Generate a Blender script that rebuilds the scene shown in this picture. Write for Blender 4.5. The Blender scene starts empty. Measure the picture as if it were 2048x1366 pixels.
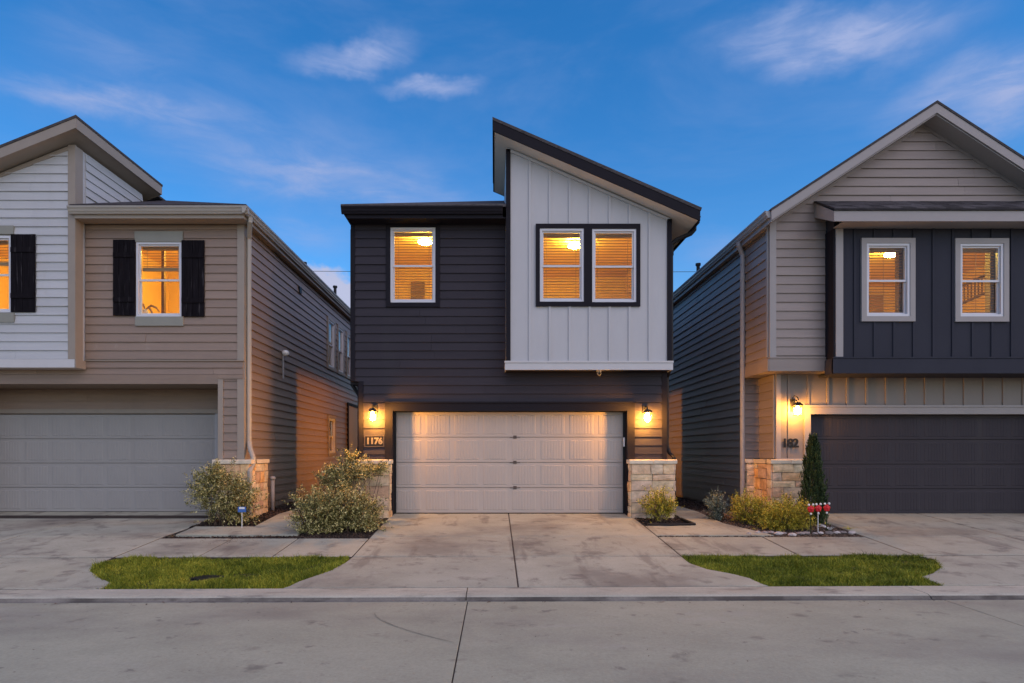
import bpy, bmesh, math, random
from mathutils import Vector, noise as mnoise
random.seed(7)
SC = bpy.context.scene
COL = SC.collection
F = 1200.0            # focal length in photograph pixels
VX, VY = 988.0, 904.0 # vanishing point of the depth direction in the photograph
H = 1.29              # eye height above the garage floors
R = math.radians

# ------------------------------------------------------------------ camera
cam = bpy.data.cameras.new('camera')
cam.sensor_width = 36.0
cam.lens = 36.0 * F / 2048.0
cam.shift_x = (1024 - VX) / 2048.0
cam.shift_y = (VY - 683) / 2048.0
cam.clip_end = 2000
camo = bpy.data.objects.new('camera', cam)
camo.location = (0, 0, H)
camo.rotation_euler = (R(90), 0, 0)
COL.objects.link(camo)
SC.camera = camo

# ------------------------------------------------------------------ sky, sun, exposure
SUN_EL, SUN_AZ = R(44), R(138)
world = bpy.data.worlds.new('World')
SC.world = world
world.use_nodes = True
wn, wl = world.node_tree.nodes, world.node_tree.links
wn.clear()
def wnode(t, **k):
    n = wn.new(t)
    for a, b in k.items(): setattr(n, a, b)
    return n
def wmath(op, a, b=None, c=None, clamp=False):
    n = wnode('ShaderNodeMath', operation=op, use_clamp=clamp)
    for i, v in enumerate((a, b, c)):
        if v is None: continue
        if isinstance(v, (int, float)): n.inputs[i].default_value = v
        else: wl.new(v, n.inputs[i])
    return n.outputs[0]
sky = wnode('ShaderNodeTexSky')
sky.sky_type = 'NISHITA'
sky.sun_disc = False
sky.sun_elevation = SUN_EL
sky.sun_rotation = SUN_AZ
sky.altitude = 0
sky.air_density = 1.0
sky.dust_density = 0.6
sky.ozone_density = 3.0
hs = wnode('ShaderNodeHueSaturation')
hs.inputs['Hue'].default_value = 0.502
hs.inputs['Saturation'].default_value = 1.37
hs.inputs['Value'].default_value = 1.28
wl.new(sky.outputs[0], hs.inputs['Color'])
tc = wnode('ShaderNodeTexCoord')
sep = wnode('ShaderNodeSeparateXYZ'); wl.new(tc.outputs['Generated'], sep.inputs[0])
az = wmath('ARCTAN2', sep.outputs[0], sep.outputs[1])
el = wmath('ARCSINE', sep.outputs[2])
comb = wnode('ShaderNodeCombineXYZ'); wl.new(az, comb.inputs[0]); wl.new(el, comb.inputs[1])
def nz(scale, detail, rough, sx, sy, rot, dist=0.0):
    m = wnode('ShaderNodeMapping'); m.inputs['Rotation'].default_value = (0, 0, rot); m.inputs['Scale'].default_value = (sx, sy, 1)
    wl.new(comb.outputs[0], m.inputs[0])
    n = wnode('ShaderNodeTexNoise'); n.inputs['Scale'].default_value = scale; n.inputs['Detail'].default_value = detail
    n.inputs['Roughness'].default_value = rough; n.inputs['Distortion'].default_value = dist
    wl.new(m.outputs[0], n.inputs['Vector'])
    return n
warp = nz(5.0, 5, 0.6, 1, 1.6, 0)
wsub = wnode('ShaderNodeVectorMath', operation='SUBTRACT'); wl.new(warp.outputs['Color'], wsub.inputs[0]); wsub.inputs[1].default_value = (.5, .5, .5)
wsc = wnode('ShaderNodeVectorMath', operation='SCALE'); wl.new(wsub.outputs[0], wsc.inputs[0]); wsc.inputs['Scale'].default_value = 0.10
wadd = wnode('ShaderNodeVectorMath', operation='ADD'); wl.new(comb.outputs[0], wadd.inputs[0]); wl.new(wsc.outputs[0], wadd.inputs[1])
def pdir(px, py):
    u, v = (px - VX) / F, (VY - py) / F
    return math.atan2(u, 1), math.asin(v / math.sqrt(u*u + v*v + 1))
def cloud(px0, py0, px1, py1, width, amt, soft=0.0):
    """a soft streak of cloud between two directions in the sky"""
    a, b = pdir(px0, py0), pdir(px1, py1)
    c = ((a[0]+b[0])/2, (a[1]+b[1])/2); L = math.hypot(b[0]-a[0], b[1]-a[1]) / 2
    m = wnode('ShaderNodeMapping', vector_type='TEXTURE')
    m.inputs['Location'].default_value = (c[0], c[1], 0)
    m.inputs['Rotation'].default_value = (0, 0, math.atan2(b[1]-a[1], b[0]-a[0]))
    m.inputs['Scale'].default_value = (L, width, 1)
    wl.new(wadd.outputs[0], m.inputs[0])
    ln = wnode('ShaderNodeVectorMath', operation='LENGTH'); wl.new(m.outputs[0], ln.inputs[0])
    mr = wnode('ShaderNodeMapRange', interpolation_type='SMOOTHSTEP')
    mr.inputs[1].default_value = 1.0; mr.inputs[2].default_value = soft; mr.inputs[3].default_value = 0; mr.inputs[4].default_value = amt
    wl.new(ln.outputs['Value'], mr.inputs[0])
    return mr.outputs[0]
masks = [cloud(-250, 90, 620, 260, .075, .30), cloud(-260, 110, 520, 245, .026, .8), cloud(150, 180, 1100, 420, .10, .5), cloud(250, 245, 1080, 405, .035, .6), cloud(530, 112, 870, 84, .032, 1.5), cloud(720, 166, 990, 184, .020, 1.4),
         cloud(1340, 76, 2100, 0, .052, 1.5), cloud(1690, 240, 2260, 110, .065, 1.0), cloud(1880, 235, 2200, 170, .05, .8), cloud(-80, 30, 440, 90, .06, .40), 
         cloud(440, 425, 760, 495, .04, .45), cloud(1340, 470, 1560, 520, .04, .45)]
tot = masks[0]
for m in masks[1:]: tot = wmath('ADD', tot, m)
wisp = nz(9.0, 9, 0.62, 0.8, 3.2, R(16), 0.6)
wv = wnode('ShaderNodeMapRange', interpolation_type='SMOOTHSTEP'); wl.new(wisp.outputs['Fac'], wv.inputs[0])
wv.inputs[1].default_value = .32; wv.inputs[2].default_value = .74
veil = nz(2.4, 6, 0.6, 0.8, 2.4, R(14), 0.4)
vv = wnode('ShaderNodeMapRange', interpolation_type='SMOOTHSTEP'); wl.new(veil.outputs['Fac'], vv.inputs[0])
vv.inputs[1].default_value = .42; vv.inputs[2].default_value = .85; vv.inputs[4].default_value = .36
cl = wmath('MULTIPLY', tot, wmath('ADD', wmath('MULTIPLY', wv.outputs[0], .65), .35))
cl = wmath('ADD', cl, vv.outputs[0])
# horizon brightening cloud bank keeps going right round
cl = wmath('MULTIPLY', cl, .85, clamp=True)
mixc = wnode('ShaderNodeMix', data_type='RGBA'); wl.new(cl, mixc.inputs[0]); wl.new(hs.outputs[0], mixc.inputs[6])
mixc.inputs[7].default_value = (2.35, 2.95, 4.9, 1)
# a low bank of brighter cumulus far behind the houses
puff = nz(16, 7, .55, 1, 1.3, 0)
lowm = cloud(380, 575, 900, 590, .085, 1.15)
lowm2 = cloud(-900, 640, 60, 640, .06, .8); lowm3 = cloud(1300, 640, 2700, 650, .05, .7)
pv = wmath('ADD', wmath('MULTIPLY', wmath('ADD', wmath('ADD', lowm, lowm2), lowm3), 1.0), wmath('MULTIPLY', puff.outputs['Fac'], 1.0))
pr_ = wnode('ShaderNodeMapRange', interpolation_type='SMOOTHSTEP'); wl.new(pv, pr_.inputs[0]); pr_.inputs[1].default_value = .86; pr_.inputs[2].default_value = 1.15; pr_.inputs[4].default_value = .8
mixd = wnode('ShaderNodeMix', data_type='RGBA'); wl.new(pr_.outputs[0], mixd.inputs[0]); wl.new(mixc.outputs[2], mixd.inputs[6]); mixd.inputs[7].default_value = (3.9, 3.7, 4.5, 1)
bg = wnode('ShaderNodeBackground'); bg.inputs['Strength'].default_value = 0.14
wl.new(mixd.outputs[2], bg.inputs['Color'])
wo = wnode('ShaderNodeOutputWorld'); wl.new(bg.outputs[0], wo.inputs[0])

sun = bpy.data.lights.new('evening_glow', 'SUN')
sun.energy = 1.5
sun.angle = R(120)
sun.color = (1.0, 0.61, 0.32)
suno = bpy.data.objects.new('evening_glow', sun)
sd = Vector((math.sin(SUN_AZ)*math.cos(SUN_EL), math.cos(SUN_AZ)*math.cos(SUN_EL), math.sin(SUN_EL)))
suno.rotation_euler = (-sd).to_track_quat('-Z', 'Y').to_euler()
suno.location = (0, -10, 15)
COL.objects.link(suno)
vs = SC.view_settings
SC.display_settings.display_device = 'sRGB'
vs.view_transform = 'Standard'; vs.look = 'None'; vs.exposure = 0.10; vs.gamma = 1.0; vs.use_curve_mapping = False
SC.cycles.use_denoising = True
SC.cycles.max_bounces = 8
SC.cycles.transparent_max_bounces = 16
SC.cycles.sample_clamp_indirect = 6.0
SC.cycles.caustics_reflective = False
SC.cycles.caustics_refractive = False

# ------------------------------------------------------------------ materials
def mat(name, rgb, rough=.6, noise=0.0, scale=4.0, stretch=(1, 1, 1), bump=0.0, bscale=None, rnd=0.0, spec=.3, metal=0.0,
        ramp=None, island=0.0, dirt=None, hue=0.0, detail=6, grain=0.0, mixw=.45):
    """one procedural surface: colour, mottling, variation from piece to piece, fine relief"""
    m = bpy.data.materials.new(name); m.use_nodes = True
    n, l = m.node_tree.nodes, m.node_tree.links
    p = n['Principled BSDF']
    p.inputs['Roughness'].default_value = rough; p.inputs['Metallic'].default_value = metal
    p.inputs['Specular IOR Level'].default_value = spec
    t = n.new('ShaderNodeTexCoord'); mp = n.new('ShaderNodeMapping'); mp.inputs['Scale'].default_value = stretch
    l.new(t.outputs['Object'], mp.inputs[0])
    def math_(op, a, b):
        q = n.new('ShaderNodeMath'); q.operation = op
        for i, v in enumerate((a, b)):
            if isinstance(v, (int, float)): q.inputs[i].default_value = v
            else: l.new(v, q.inputs[i])
        return q.outputs[0]
    val = None
    def mul(v):
        nonlocal val
        val = v if val is None else math_('MULTIPLY', val, v)
    def remap(src, a):
        r = n.new('ShaderNodeMapRange'); r.inputs[3].default_value = 1 - a; r.inputs[4].default_value = 1 + a
        l.new(src, r.inputs[0]); return r.outputs[0]
    nt = n.new('ShaderNodeTexNoise'); nt.inputs['Scale'].default_value = scale; nt.inputs['Detail'].default_value = detail; nt.inputs['Roughness'].default_value = .65
    l.new(mp.outputs[0], nt.inputs['Vector'])
    if noise:
        r = n.new('ShaderNodeMapRange'); r.inputs[1].default_value = .25; r.inputs[2].default_value = .75
        r.inputs[3].default_value = 1 - noise; r.inputs[4].default_value = 1 + noise; l.new(nt.outputs['Fac'], r.inputs[0]); mul(r.outputs[0])
    if grain:
        gn = n.new('ShaderNodeTexNoise'); gn.inputs['Scale'].default_value = 38; gn.inputs['Detail'].default_value = 4; gn.inputs['Roughness'].default_value = .75
        l.new(t.outputs['Object'], gn.inputs['Vector']); r = n.new('ShaderNodeMapRange'); r.inputs[1].default_value = .3; r.inputs[2].default_value = .7
        r.inputs[3].default_value = 1 - grain; r.inputs[4].default_value = 1 + grain; l.new(gn.outputs['Fac'], r.inputs[0]); mul(r.outputs[0])
    oi = n.new('ShaderNodeObjectInfo'); geo = n.new('ShaderNodeNewGeometry')
    if rnd: mul(remap(oi.outputs['Random'], rnd))
    if island: mul(remap(geo.outputs['Random Per Island'], island))
    h = n.new('ShaderNodeHueSaturation')
    if ramp:
        cr = n.new('ShaderNodeValToRGB'); e = cr.color_ramp.elements
        e[0].position, e[0].color = ramp[0][0], (*ramp[0][1], 1); e[1].position, e[1].color = ramp[-1][0], (*ramp[-1][1], 1)
        for pos, c in ramp[1:-1]: e.new(pos).color = (*c, 1)
        src = geo.outputs['Random Per Island'] if island else (oi.outputs['Random'] if rnd else nt.outputs['Fac'])
        if island:
            mx = math_('ADD', math_('MULTIPLY', src, 1-mixw), math_('MULTIPLY', nt.outputs['Fac'], mixw)); src = mx
        l.new(src, cr.inputs[0]); l.new(cr.outputs[0], h.inputs['Color'])
    else:
        h.inputs['Color'].default_value = (*rgb, 1)
    if val is not None: l.new(val, h.inputs['Value'])
    if hue: 
        r = n.new('ShaderNodeMapRange'); r.inputs[3].default_value = .5 - hue; r.inputs[4].default_value = .5 + hue
        n2 = n.new('ShaderNodeTexNoise'); n2.inputs['Scale'].default_value = scale * .4; l.new(mp.outputs[0], n2.inputs['Vector']); l.new(n2.outputs['Fac'], r.inputs[0]); l.new(r.outputs[0], h.inputs['Hue'])
    out = h.outputs[0]
    for dc, ds, th, so, st, amt in (dirt or ()):   # stains: colour, scale, threshold, softness, stretch, strength
        m2 = n.new('ShaderNodeMapping'); m2.inputs['Scale'].default_value = st; l.new(t.outputs['Object'], m2.inputs[0])
        dn = n.new('ShaderNodeTexNoise'); dn.inputs['Scale'].default_value = ds; dn.inputs['Detail'].default_value = 8; dn.inputs['Roughness'].default_value = .6
        l.new(m2.outputs[0], dn.inputs['Vector'])
        r = n.new('ShaderNodeMapRange'); r.interpolation_type = 'SMOOTHSTEP'; r.inputs[1].default_value = th; r.inputs[2].default_value = th + so; r.inputs[4].default_value = amt
        l.new(dn.outputs['Fac'], r.inputs[0])
        mx = n.new('ShaderNodeMix'); mx.data_type = 'RGBA'; l.new(r.outputs[0], mx.inputs[0]); l.new(out, mx.inputs[6]); mx.inputs[7].default_value = (*dc, 1)
        out = mx.outputs[2]
    l.new(out, p.inputs['Base Color'])
    if bump:
        b = n.new('ShaderNodeBump'); b.inputs['Strength'].default_value = bump; b.inputs['Distance'].default_value = .01
        bn = n.new('ShaderNodeTexNoise'); bn.inputs['Scale'].default_value = bscale or scale * 4; bn.inputs['Detail'].default_value = 6
        l.new(mp.outputs[0], bn.inputs['Vector']); l.new(bn.outputs['Fac'], b.inputs['Height']); l.new(b.outputs[0], p.inputs['Normal'])
    return m
def emit(name, rgb, s):
    m = bpy.data.materials.new(name); m.use_nodes = True
    n, l = m.node_tree.nodes, m.node_tree.links; n.clear()
    e = n.new('ShaderNodeEmission'); e.inputs[0].default_value = (*rgb, 1); e.inputs[1].default_value = s
    o = n.new('ShaderNodeOutputMaterial'); l.new(e.outputs[0], o.inputs[0]); return m
def glass(name, tint=(1, 1, 1), f0=.04, rough=.02, base=.05):
    m = bpy.data.materials.new(name); m.use_nodes = True
    n, l = m.node_tree.nodes, m.node_tree.links; n.clear()
    tr = n.new('ShaderNodeBsdfTransparent'); tr.inputs[0].default_value = (*tint, 1)
    gl = n.new('ShaderNodeBsdfGlossy'); gl.inputs['Roughness'].default_value = rough
    lw = n.new('ShaderNodeLayerWeight'); pw = n.new('ShaderNodeMath'); pw.operation = 'POWER'; pw.inputs[1].default_value = 5; l.new(lw.outputs['Facing'], pw.inputs[0])
    fr = n.new('ShaderNodeMath'); fr.operation = 'MULTIPLY_ADD'; fr.inputs[1].default_value = .9; fr.inputs[2].default_value = f0; l.new(pw.outputs[0], fr.inputs[0])
    mx = n.new('ShaderNodeMixShader'); l.new(fr.outputs[0], mx.inputs[0]); l.new(tr.outputs[0], mx.inputs[1]); l.new(gl.outputs[0], mx.inputs[2])
    o = n.new('ShaderNodeOutputMaterial'); l.new(mx.outputs[0], o.inputs[0]); return m

GRAIN = (.6, .6, 9)
M = {}
M['dark_siding'] = mat('dark_siding', (.036, .031, .038), .62, .12, 1.6, GRAIN, .25, 14, rnd=.07, spec=.2, dirt=[((.055, .05, .052), 1.1, .52, .25, (1, 1, .22), .30), ((.02, .018, .02), 5, .62, .12, (1, 1, .5), .25)])
M['dark_trim'] = mat('dark_trim', (.016, .0145, .019), .65, .08, 3, bump=.1, spec=.1)
M['white_board'] = mat('white_board', (.50, .49, .49), .55, .05, 1.4, (1, 1, .4), .12, 20, dirt=[((.36, .345, .33), 1.1, .52, .25, (1, 1, .22), .30), ((.40, .38, .35), 5, .62, .12, (1, 1, .5), .25)])
M['white_siding'] = mat('white_siding', (.49, .49, .49), .55, .06, 1.5, GRAIN, .2, 14, rnd=.05, dirt=[((.34, .33, .32), 1.1, .52, .25, (1, 1, .22), .30), ((.40, .38, .35), 5, .62, .12, (1, 1, .5), .25)])
M['white_trim'] = mat('white_trim', (.56, .54, .53), .45, .04, 3)
M['vinyl'] = mat('vinyl', (.64, .63, .65), .35, .02, 3)
M['taupe_siding'] = mat('taupe_siding', (.275, .198, .148), .45, .10, 1.6, GRAIN, .25, 14, rnd=.07, spec=.35, dirt=[((.17, .13, .10), 1.1, .52, .25, (1, 1, .22), .30), ((.38, .31, .25), 5, .62, .12, (1, 1, .5), .25)])
M['taupe_trim'] = mat('taupe_trim', (.31, .26, .21), .5, .06, 3)
M['sage_trim'] = mat('sage_trim', (.27, .26, .215), .5, .06, 3)
M['gray_siding'] = mat('gray_siding', (.275, .226, .198), .45, .09, 1.6, GRAIN, .25, 14, rnd=.07, spec=.35, dirt=[((.15, .13, .12), 1.1, .52, .25, (1, 1, .22), .30), ((.34, .31, .29), 5, .62, .12, (1, 1, .5), .25)])
M['gray_panel'] = mat('gray_panel', (.25, .215, .19), .55, .06, 1.6, (1, 1, .4), .15, 20)
M['gray_trim'] = mat('gray_trim', (.33, .30, .285), .5, .05, 3)
M['navy_panel'] = mat('navy_panel', (.041, .042, .054), .7, .08, 1.6, (1, 1, .4), .15, 20, spec=.08)
M['beige_door'] = mat('beige_door', (.445, .40, .355), .65, .05, .9, bump=.05, bscale=120, spec=.15, dirt=[((.34, .30, .26), 1.1, .52, .25, (1, 1, .22), .30), ((.36, .32, .28), 5, .62, .12, (1, 1, .5), .25)])
M['grey_door'] = mat('grey_door', (.32, .305, .285), .65, .05, .9, bump=.05, bscale=120, spec=.15, dirt=[((.24, .22, .20), 1.1, .52, .25, (1, 1, .22), .30), ((.26, .24, .22), 5, .62, .12, (1, 1, .5), .25)])
M['dark_door'] = mat('dark_door', (.045, .040, .046), .6, .05, .9, bump=.05, bscale=120, spec=.15, dirt=[((.075, .066, .062), 1.1, .52, .25, (1, 1, .22), .30), ((.06, .054, .052), 5, .62, .12, (1, 1, .5), .25)])
M['shingle'] = mat('shingle', (.07, .064, .066), .95, .5, 9, (1, 5, 5), .6, 30, rnd=.45, spec=.1)
M['black_metal'] = mat('black_metal', (.010, .010, .011), .5, spec=.3)
M['shutter'] = mat('shutter', (.011, .009, .011), .8, .5, 3, (8, 8, .6), .4, 12, spec=.05, dirt=[((.13, .12, .125), 2.2, .57, .16, (9, 9, .7), .45)])
M['bronze'] = mat('bronze', (.09, .072, .062), .5, .2, 8)
M['bronze_light'] = mat('bronze_light', (.22, .18, .13), .5, .1, 8)
M['tan_metal'] = mat('tan_metal', (.37, .34, .29), .4, .05, 3)
M['grey_metal'] = mat('grey_metal', (.36, .35, .35), .4, .05, 3)
M['white_soffit'] = mat('white_soffit', (.66, .62, .56), .6, .03, 2)
M['stone'] = mat('stone', (1, 1, 1), .9, .32, 7, rnd=.12, bump=1.0, bscale=18,
                 ramp=[(0, (.72, .54, .33)), (.25, (.84, .68, .45)), (.45, (.60, .44, .31)), (.62, (.78, .56, .33)), (.78, (.50, .34, .25)), (.9, (.74, .42, .16)), (1, (.84, .71, .51))])
M['cap_stone'] = mat('cap_stone', (.74, .62, .46), .8, .14, 6, bump=.5, bscale=22, rnd=.06)
M['mortar'] = mat('mortar', (.26, .22, .18), .95, .15, 12, bump=.4)
M['concrete'] = mat('concrete', (.405, .392, .30), .85, .15, 1.7, (.8, 1, 1), .25, 60, rnd=.05, grain=.10, hue=.006,
    dirt=[((.17, .145, .12), .7, .46, .24, (.7, 1, 1), .65), ((.14, .12, .10), 2.6, .53, .16, (.9, 1.1, 1), .60), ((.16, .14, .115), 1.6, .55, .12, (1.6, .35, 1), .5), ((.10, .09, .08), 8.0, .64, .08, (1, 1, 1), .5), ((.52, .48, .42), 1.9, .60, .2, (.7, 1.2, 1), .4)])
M['road'] = mat('road', (.375, .37, .27), .85, .13, 1.5, (.7, 1.1, 1), .3, 70, rnd=.03, grain=.12, hue=.006,
    dirt=[((.20, .18, .15), .5, .46, .26, (.6, 1.2, 1), .55), ((.13, .115, .095), 2.0, .60, .13, (.85, 1.1, 1), .6), ((.12, .105, .09), 5.0, .62, .10, (.9, 1.1, 1), .55), ((.44, .42, .36), 1.3, .57, .22, (.5, 1.3, 1), .4), ((.07, .06, .055), 13, .70, .05, (1, 1, 1), .8)])
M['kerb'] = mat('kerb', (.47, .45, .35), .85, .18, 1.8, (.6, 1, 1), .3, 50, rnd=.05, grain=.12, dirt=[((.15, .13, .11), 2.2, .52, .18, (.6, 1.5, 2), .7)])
M['kerb_face'] = mat('kerb_face', (.20, .18, .15), .9, .5, 1.6, (.6, 1, 1), .4, 40, grain=.15, dirt=[((.07, .06, .05), 1.4, .42, .16, (.6, 1, 1), .9)])  # tyre grime, with the shade below the lip also put into the dark colour
M['tyre_mark'] = mat('tyre_mark', (.285, .275, .205), .9, .4, 9)
M['joint'] = mat('joint', (.060, .046, .038), .95, .3, 8)
M['soil'] = mat('soil', (.05, .038, .03), .95, .4, 6, bump=.8, bscale=25)
M['mulch'] = mat('mulch', (1, 1, 1), .9, .3, 20, island=.4, ramp=[(0, (.018, .013, .011)), (.5, (.045, .03, .022)), (.8, (.085, .055, .038)), (1, (.15, .11, .085))])
M['chips'] = mat('chips', (1, 1, 1), .9, .3, 20, island=.4, ramp=[(0, (.05, .035, .028)), (.5, (.12, .08, .055)), (.8, (.19, .13, .09)), (1, (.32, .26, .21))])
M['grass'] = mat('grass', (1, 1, 1), .6, .55, 2.0, mixw=.62, island=.45, spec=.2,
                 ramp=[(0, (.032, .062, .008)), (.28, (.095, .155, .012)), (.5, (.21, .25, .022)), (.72, (.31, .275, .03)), (.88, (.40, .32, .06)), (1, (.5, .41, .14))])
M['leaf_pale'] = mat('leaf_pale', (1, 1, 1), .55, .25, 5, island=.3, spec=.3,
                     ramp=[(0, (.035, .045, .014)), (.32, (.13, .135, .04)), (.52, (.34, .30, .10)), (.72, (.62, .53, .23)), (1, (.82, .72, .44))])
M['leaf_gold'] = mat('leaf_gold', (1, 1, 1), .55, .25, 5, island=.3, spec=.3,
                     ramp=[(0, (.08, .09, .014)), (.3, (.26, .24, .025)), (.55, (.45, .38, .04)), (.78, (.60, .48, .07)), (1, (.68, .56, .18))])
M['leaf_blue'] = mat('leaf_blue', (1, 1, 1), .55, .25, 5, island=.3, spec=.3,
                     ramp=[(0, (.05, .07, .05)), (.5, (.16, .20, .15)), (1, (.42, .46, .38))])
M['leaf_dark'] = mat('leaf_dark', (1, 1, 1), .6, .3, 4, island=.3, spec=.2,
                     ramp=[(0, (.012, .022, .010)), (.5, (.030, .055, .018)), (.8, (.07, .095, .028)), (1, (.12, .14, .05))])
M['twig'] = mat('twig', (.12, .08, .055), .8, .3, 12)
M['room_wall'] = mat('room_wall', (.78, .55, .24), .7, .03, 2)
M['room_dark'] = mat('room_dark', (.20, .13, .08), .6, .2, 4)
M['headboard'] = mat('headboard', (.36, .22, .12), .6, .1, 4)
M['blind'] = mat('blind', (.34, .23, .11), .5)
M['white_blind'] = mat('white_blind', (.82, .80, .78), .5)
M['bulb'] = emit('bulb', (1.0, .43, .07), 1500)
M['bulb_dim'] = emit('bulb_dim', (1.0, .43, .07), 640)
M['bulb_side'] = emit('bulb_side', (1.0, .37, .03), 2700)
M['bulb_far'] = emit('bulb_far', (1.0, .37, .03), 1500)
M['room_bulb'] = emit('room_bulb', (1.0, .69, .115), 250)
M['pane'] = glass('pane', (.97, .96, .93), f0=.012)
M['lamp_glass'] = glass('lamp_glass', (1, .94, .8), rough=.1)
M['red'] = mat('red', (.62, .02, .025), .4)
M['white_plastic'] = mat('white_plastic', (.8, .8, .78), .4)
M['blue_plastic'] = mat('blue_plastic', (.06, .15, .42), .4)
M['rock'] = mat('rock', (1, 1, 1), .9, .2, 8, rnd=.15, bump=.5, ramp=[(0, (.20, .17, .15)), (.5, (.36, .30, .27)), (1, (.52, .46, .42))])
M['orange_door'] = mat('orange_door', (.50, .36, .20), .5, .08, 2, (4, 4, .5))

# ------------------------------------------------------------------ object helpers
ORG = {}
def org(o): return ORG.get(o.name, Vector((0, 0, 0))) if o else Vector((0, 0, 0))
def empty(name, loc, label, cat, group=None, kind=None):
    o = bpy.data.objects.new(name, None); COL.objects.link(o); o.location = loc; o.empty_display_size = .2
    ORG[o.name] = Vector(loc); tag(o, label, cat, group, kind); return o
def tag(o, label=None, cat=None, group=None, kind=None):
    if label: o['label'] = label
    if cat: o['category'] = cat
    if group: o['group'] = group
    if kind: o['kind'] = kind
    return o
class MB:
    def __init__(s): s.v = []; s.f = []
    def add(s, vs, fs):
        k = len(s.v); s.v += [tuple(p) for p in vs]; s.f += [tuple(i + k for i in f) for f in fs]
    def hexa(s, p):   # 4 bottom then 4 top, same order
        s.add(p, [(0, 3, 2, 1), (4, 5, 6, 7), (0, 1, 5, 4), (1, 2, 6, 5), (2, 3, 7, 6), (3, 0, 4, 7)])
    def box(s, x0, x1, y0, y1, z0, z1):
        s.hexa([(x0, y0, z0), (x1, y0, z0), (x1, y1, z0), (x0, y1, z0), (x0, y0, z1), (x1, y0, z1), (x1, y1, z1), (x0, y1, z1)])
    def loft(s, a, b):  # two matching polygons, capped
        n = len(a); s.add(list(a) + list(b), [tuple(range(n))[::-1], tuple(range(n, 2*n))] + [(i, (i+1) % n, n + (i+1) % n, n + i) for i in range(n)])
    def tube(s, pts, r, n=8):
        pts = [Vector(p) for p in pts]; rings = []
        for i, p in enumerate(pts):
            d = (pts[min(i+1, len(pts)-1)] - pts[max(i-1, 0)]).normalized()
            a = d.orthogonal().normalized() if i == 0 else (A - d * A.dot(d)).normalized(); A = a
            b = d.cross(a); rr = r[i] if isinstance(r, (list, tuple)) else r
            rings.append([p + (a*math.cos(t) + b*math.sin(t))*rr for t in [2*math.pi*j/n for j in range(n)]])
        k = len(s.v)
        for g in rings: s.v += [tuple(q) for q in g]
        for i in range(len(rings)-1):
            for j in range(n):
                s.f.append((k+i*n+j, k+i*n+(j+1) % n, k+(i+1)*n+(j+1) % n, k+(i+1)*n+j))
        s.f.append(tuple(k+j for j in range(n))[::-1]); s.f.append(tuple(k+(len(rings)-1)*n+j for j in range(n)))
    def ball(s, c, rx, ry, rz, n=10, m=6):
        k = len(s.v); cx, cy, cz = c
        for i in range(m+1):
            a = math.pi*i/m
            for j in range(n):
                b = 2*math.pi*j/n; s.v.append((cx+rx*math.sin(a)*math.cos(b), cy+ry*math.sin(a)*math.sin(b), cz+rz*math.cos(a)))
        for i in range(m):
            for j in range(n): s.f.append((k+i*n+j, k+(i+1)*n+j, k+(i+1)*n+(j+1) % n, k+i*n+(j+1) % n))
    def build(s, name, m, parent=None, fix=True, smooth=False, label=None, kind=None):
        o0 = org(parent); me = bpy.data.meshes.new(name)
        me.from_pydata([(x-o0.x, y-o0.y, z-o0.z) for x, y, z in s.v], [], s.f)
        if fix:
            b = bmesh.new(); b.from_mesh(me); bmesh.ops.recalc_face_normals(b, faces=b.faces); b.to_mesh(me); b.free()
        if smooth:
            for p in me.polygons: p.use_smooth = True
        me.materials.append(M[m] if isinstance(m, str) else m)
        o = bpy.data.objects.new(name, me); COL.objects.link(o)
        if parent: o.parent = parent; ORG[o.name] = o0
        if label: o['label'] = label
        if kind: o['kind'] = kind
        return o
class Frame:
    """a wall's own axes: s along it, z up, d outwards"""
    def __init__(s, origin, u, n): s.o, s.u, s.n = origin, u, n
    def __call__(s, a, z, d=0.0): return (s.o[0]+s.u[0]*a+s.n[0]*d, s.o[1]+s.u[1]*a+s.n[1]*d, z)
def front(D): return Frame((0, D), (1, 0), (0, -1))
def faceR(X): return Frame((X, 0), (0, 1), (1, 0))     # looks towards +X
def faceL(X): return Frame((X, 0), (0, 1), (-1, 0))    # looks towards -X
def fbox(mb, fr, s0, s1, z0, z1, d0, d1):
    mb.hexa([fr(s0, z0, d0), fr(s1, z0, d0), fr(s1, z0, d1), fr(s0, z0, d1), fr(s0, z1, d0), fr(s1, z1, d0), fr(s1, z1, d1), fr(s0, z1, d1)])
def trim(name, m, parent, fr, s0, s1, z0, z1, d0=-.01, d1=.03, **k):
    mb = MB(); fbox(mb, fr, s0, s1, z0, z1, d0, d1); return mb.build(name, m, parent, **k)
def wall_cells(mb, fr, s0, s1, z0, z1, holes, d0=-.12, d1=0.0):
    S = sorted({s0, s1} | {min(max(v, s0), s1) for h in holes for v in h[:2]}); Z = sorted({z0, z1} | {min(max(v, z0), z1) for h in holes for v in h[2:]})
    for a, b in zip(S, S[1:]):
        for c, e in zip(Z, Z[1:]):
            if any(h[0] < (a+b)/2 < h[1] and h[2] < (c+e)/2 < h[3] for h in holes): continue
            fbox(mb, fr, a, b, c, e, d0, d1)
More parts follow.
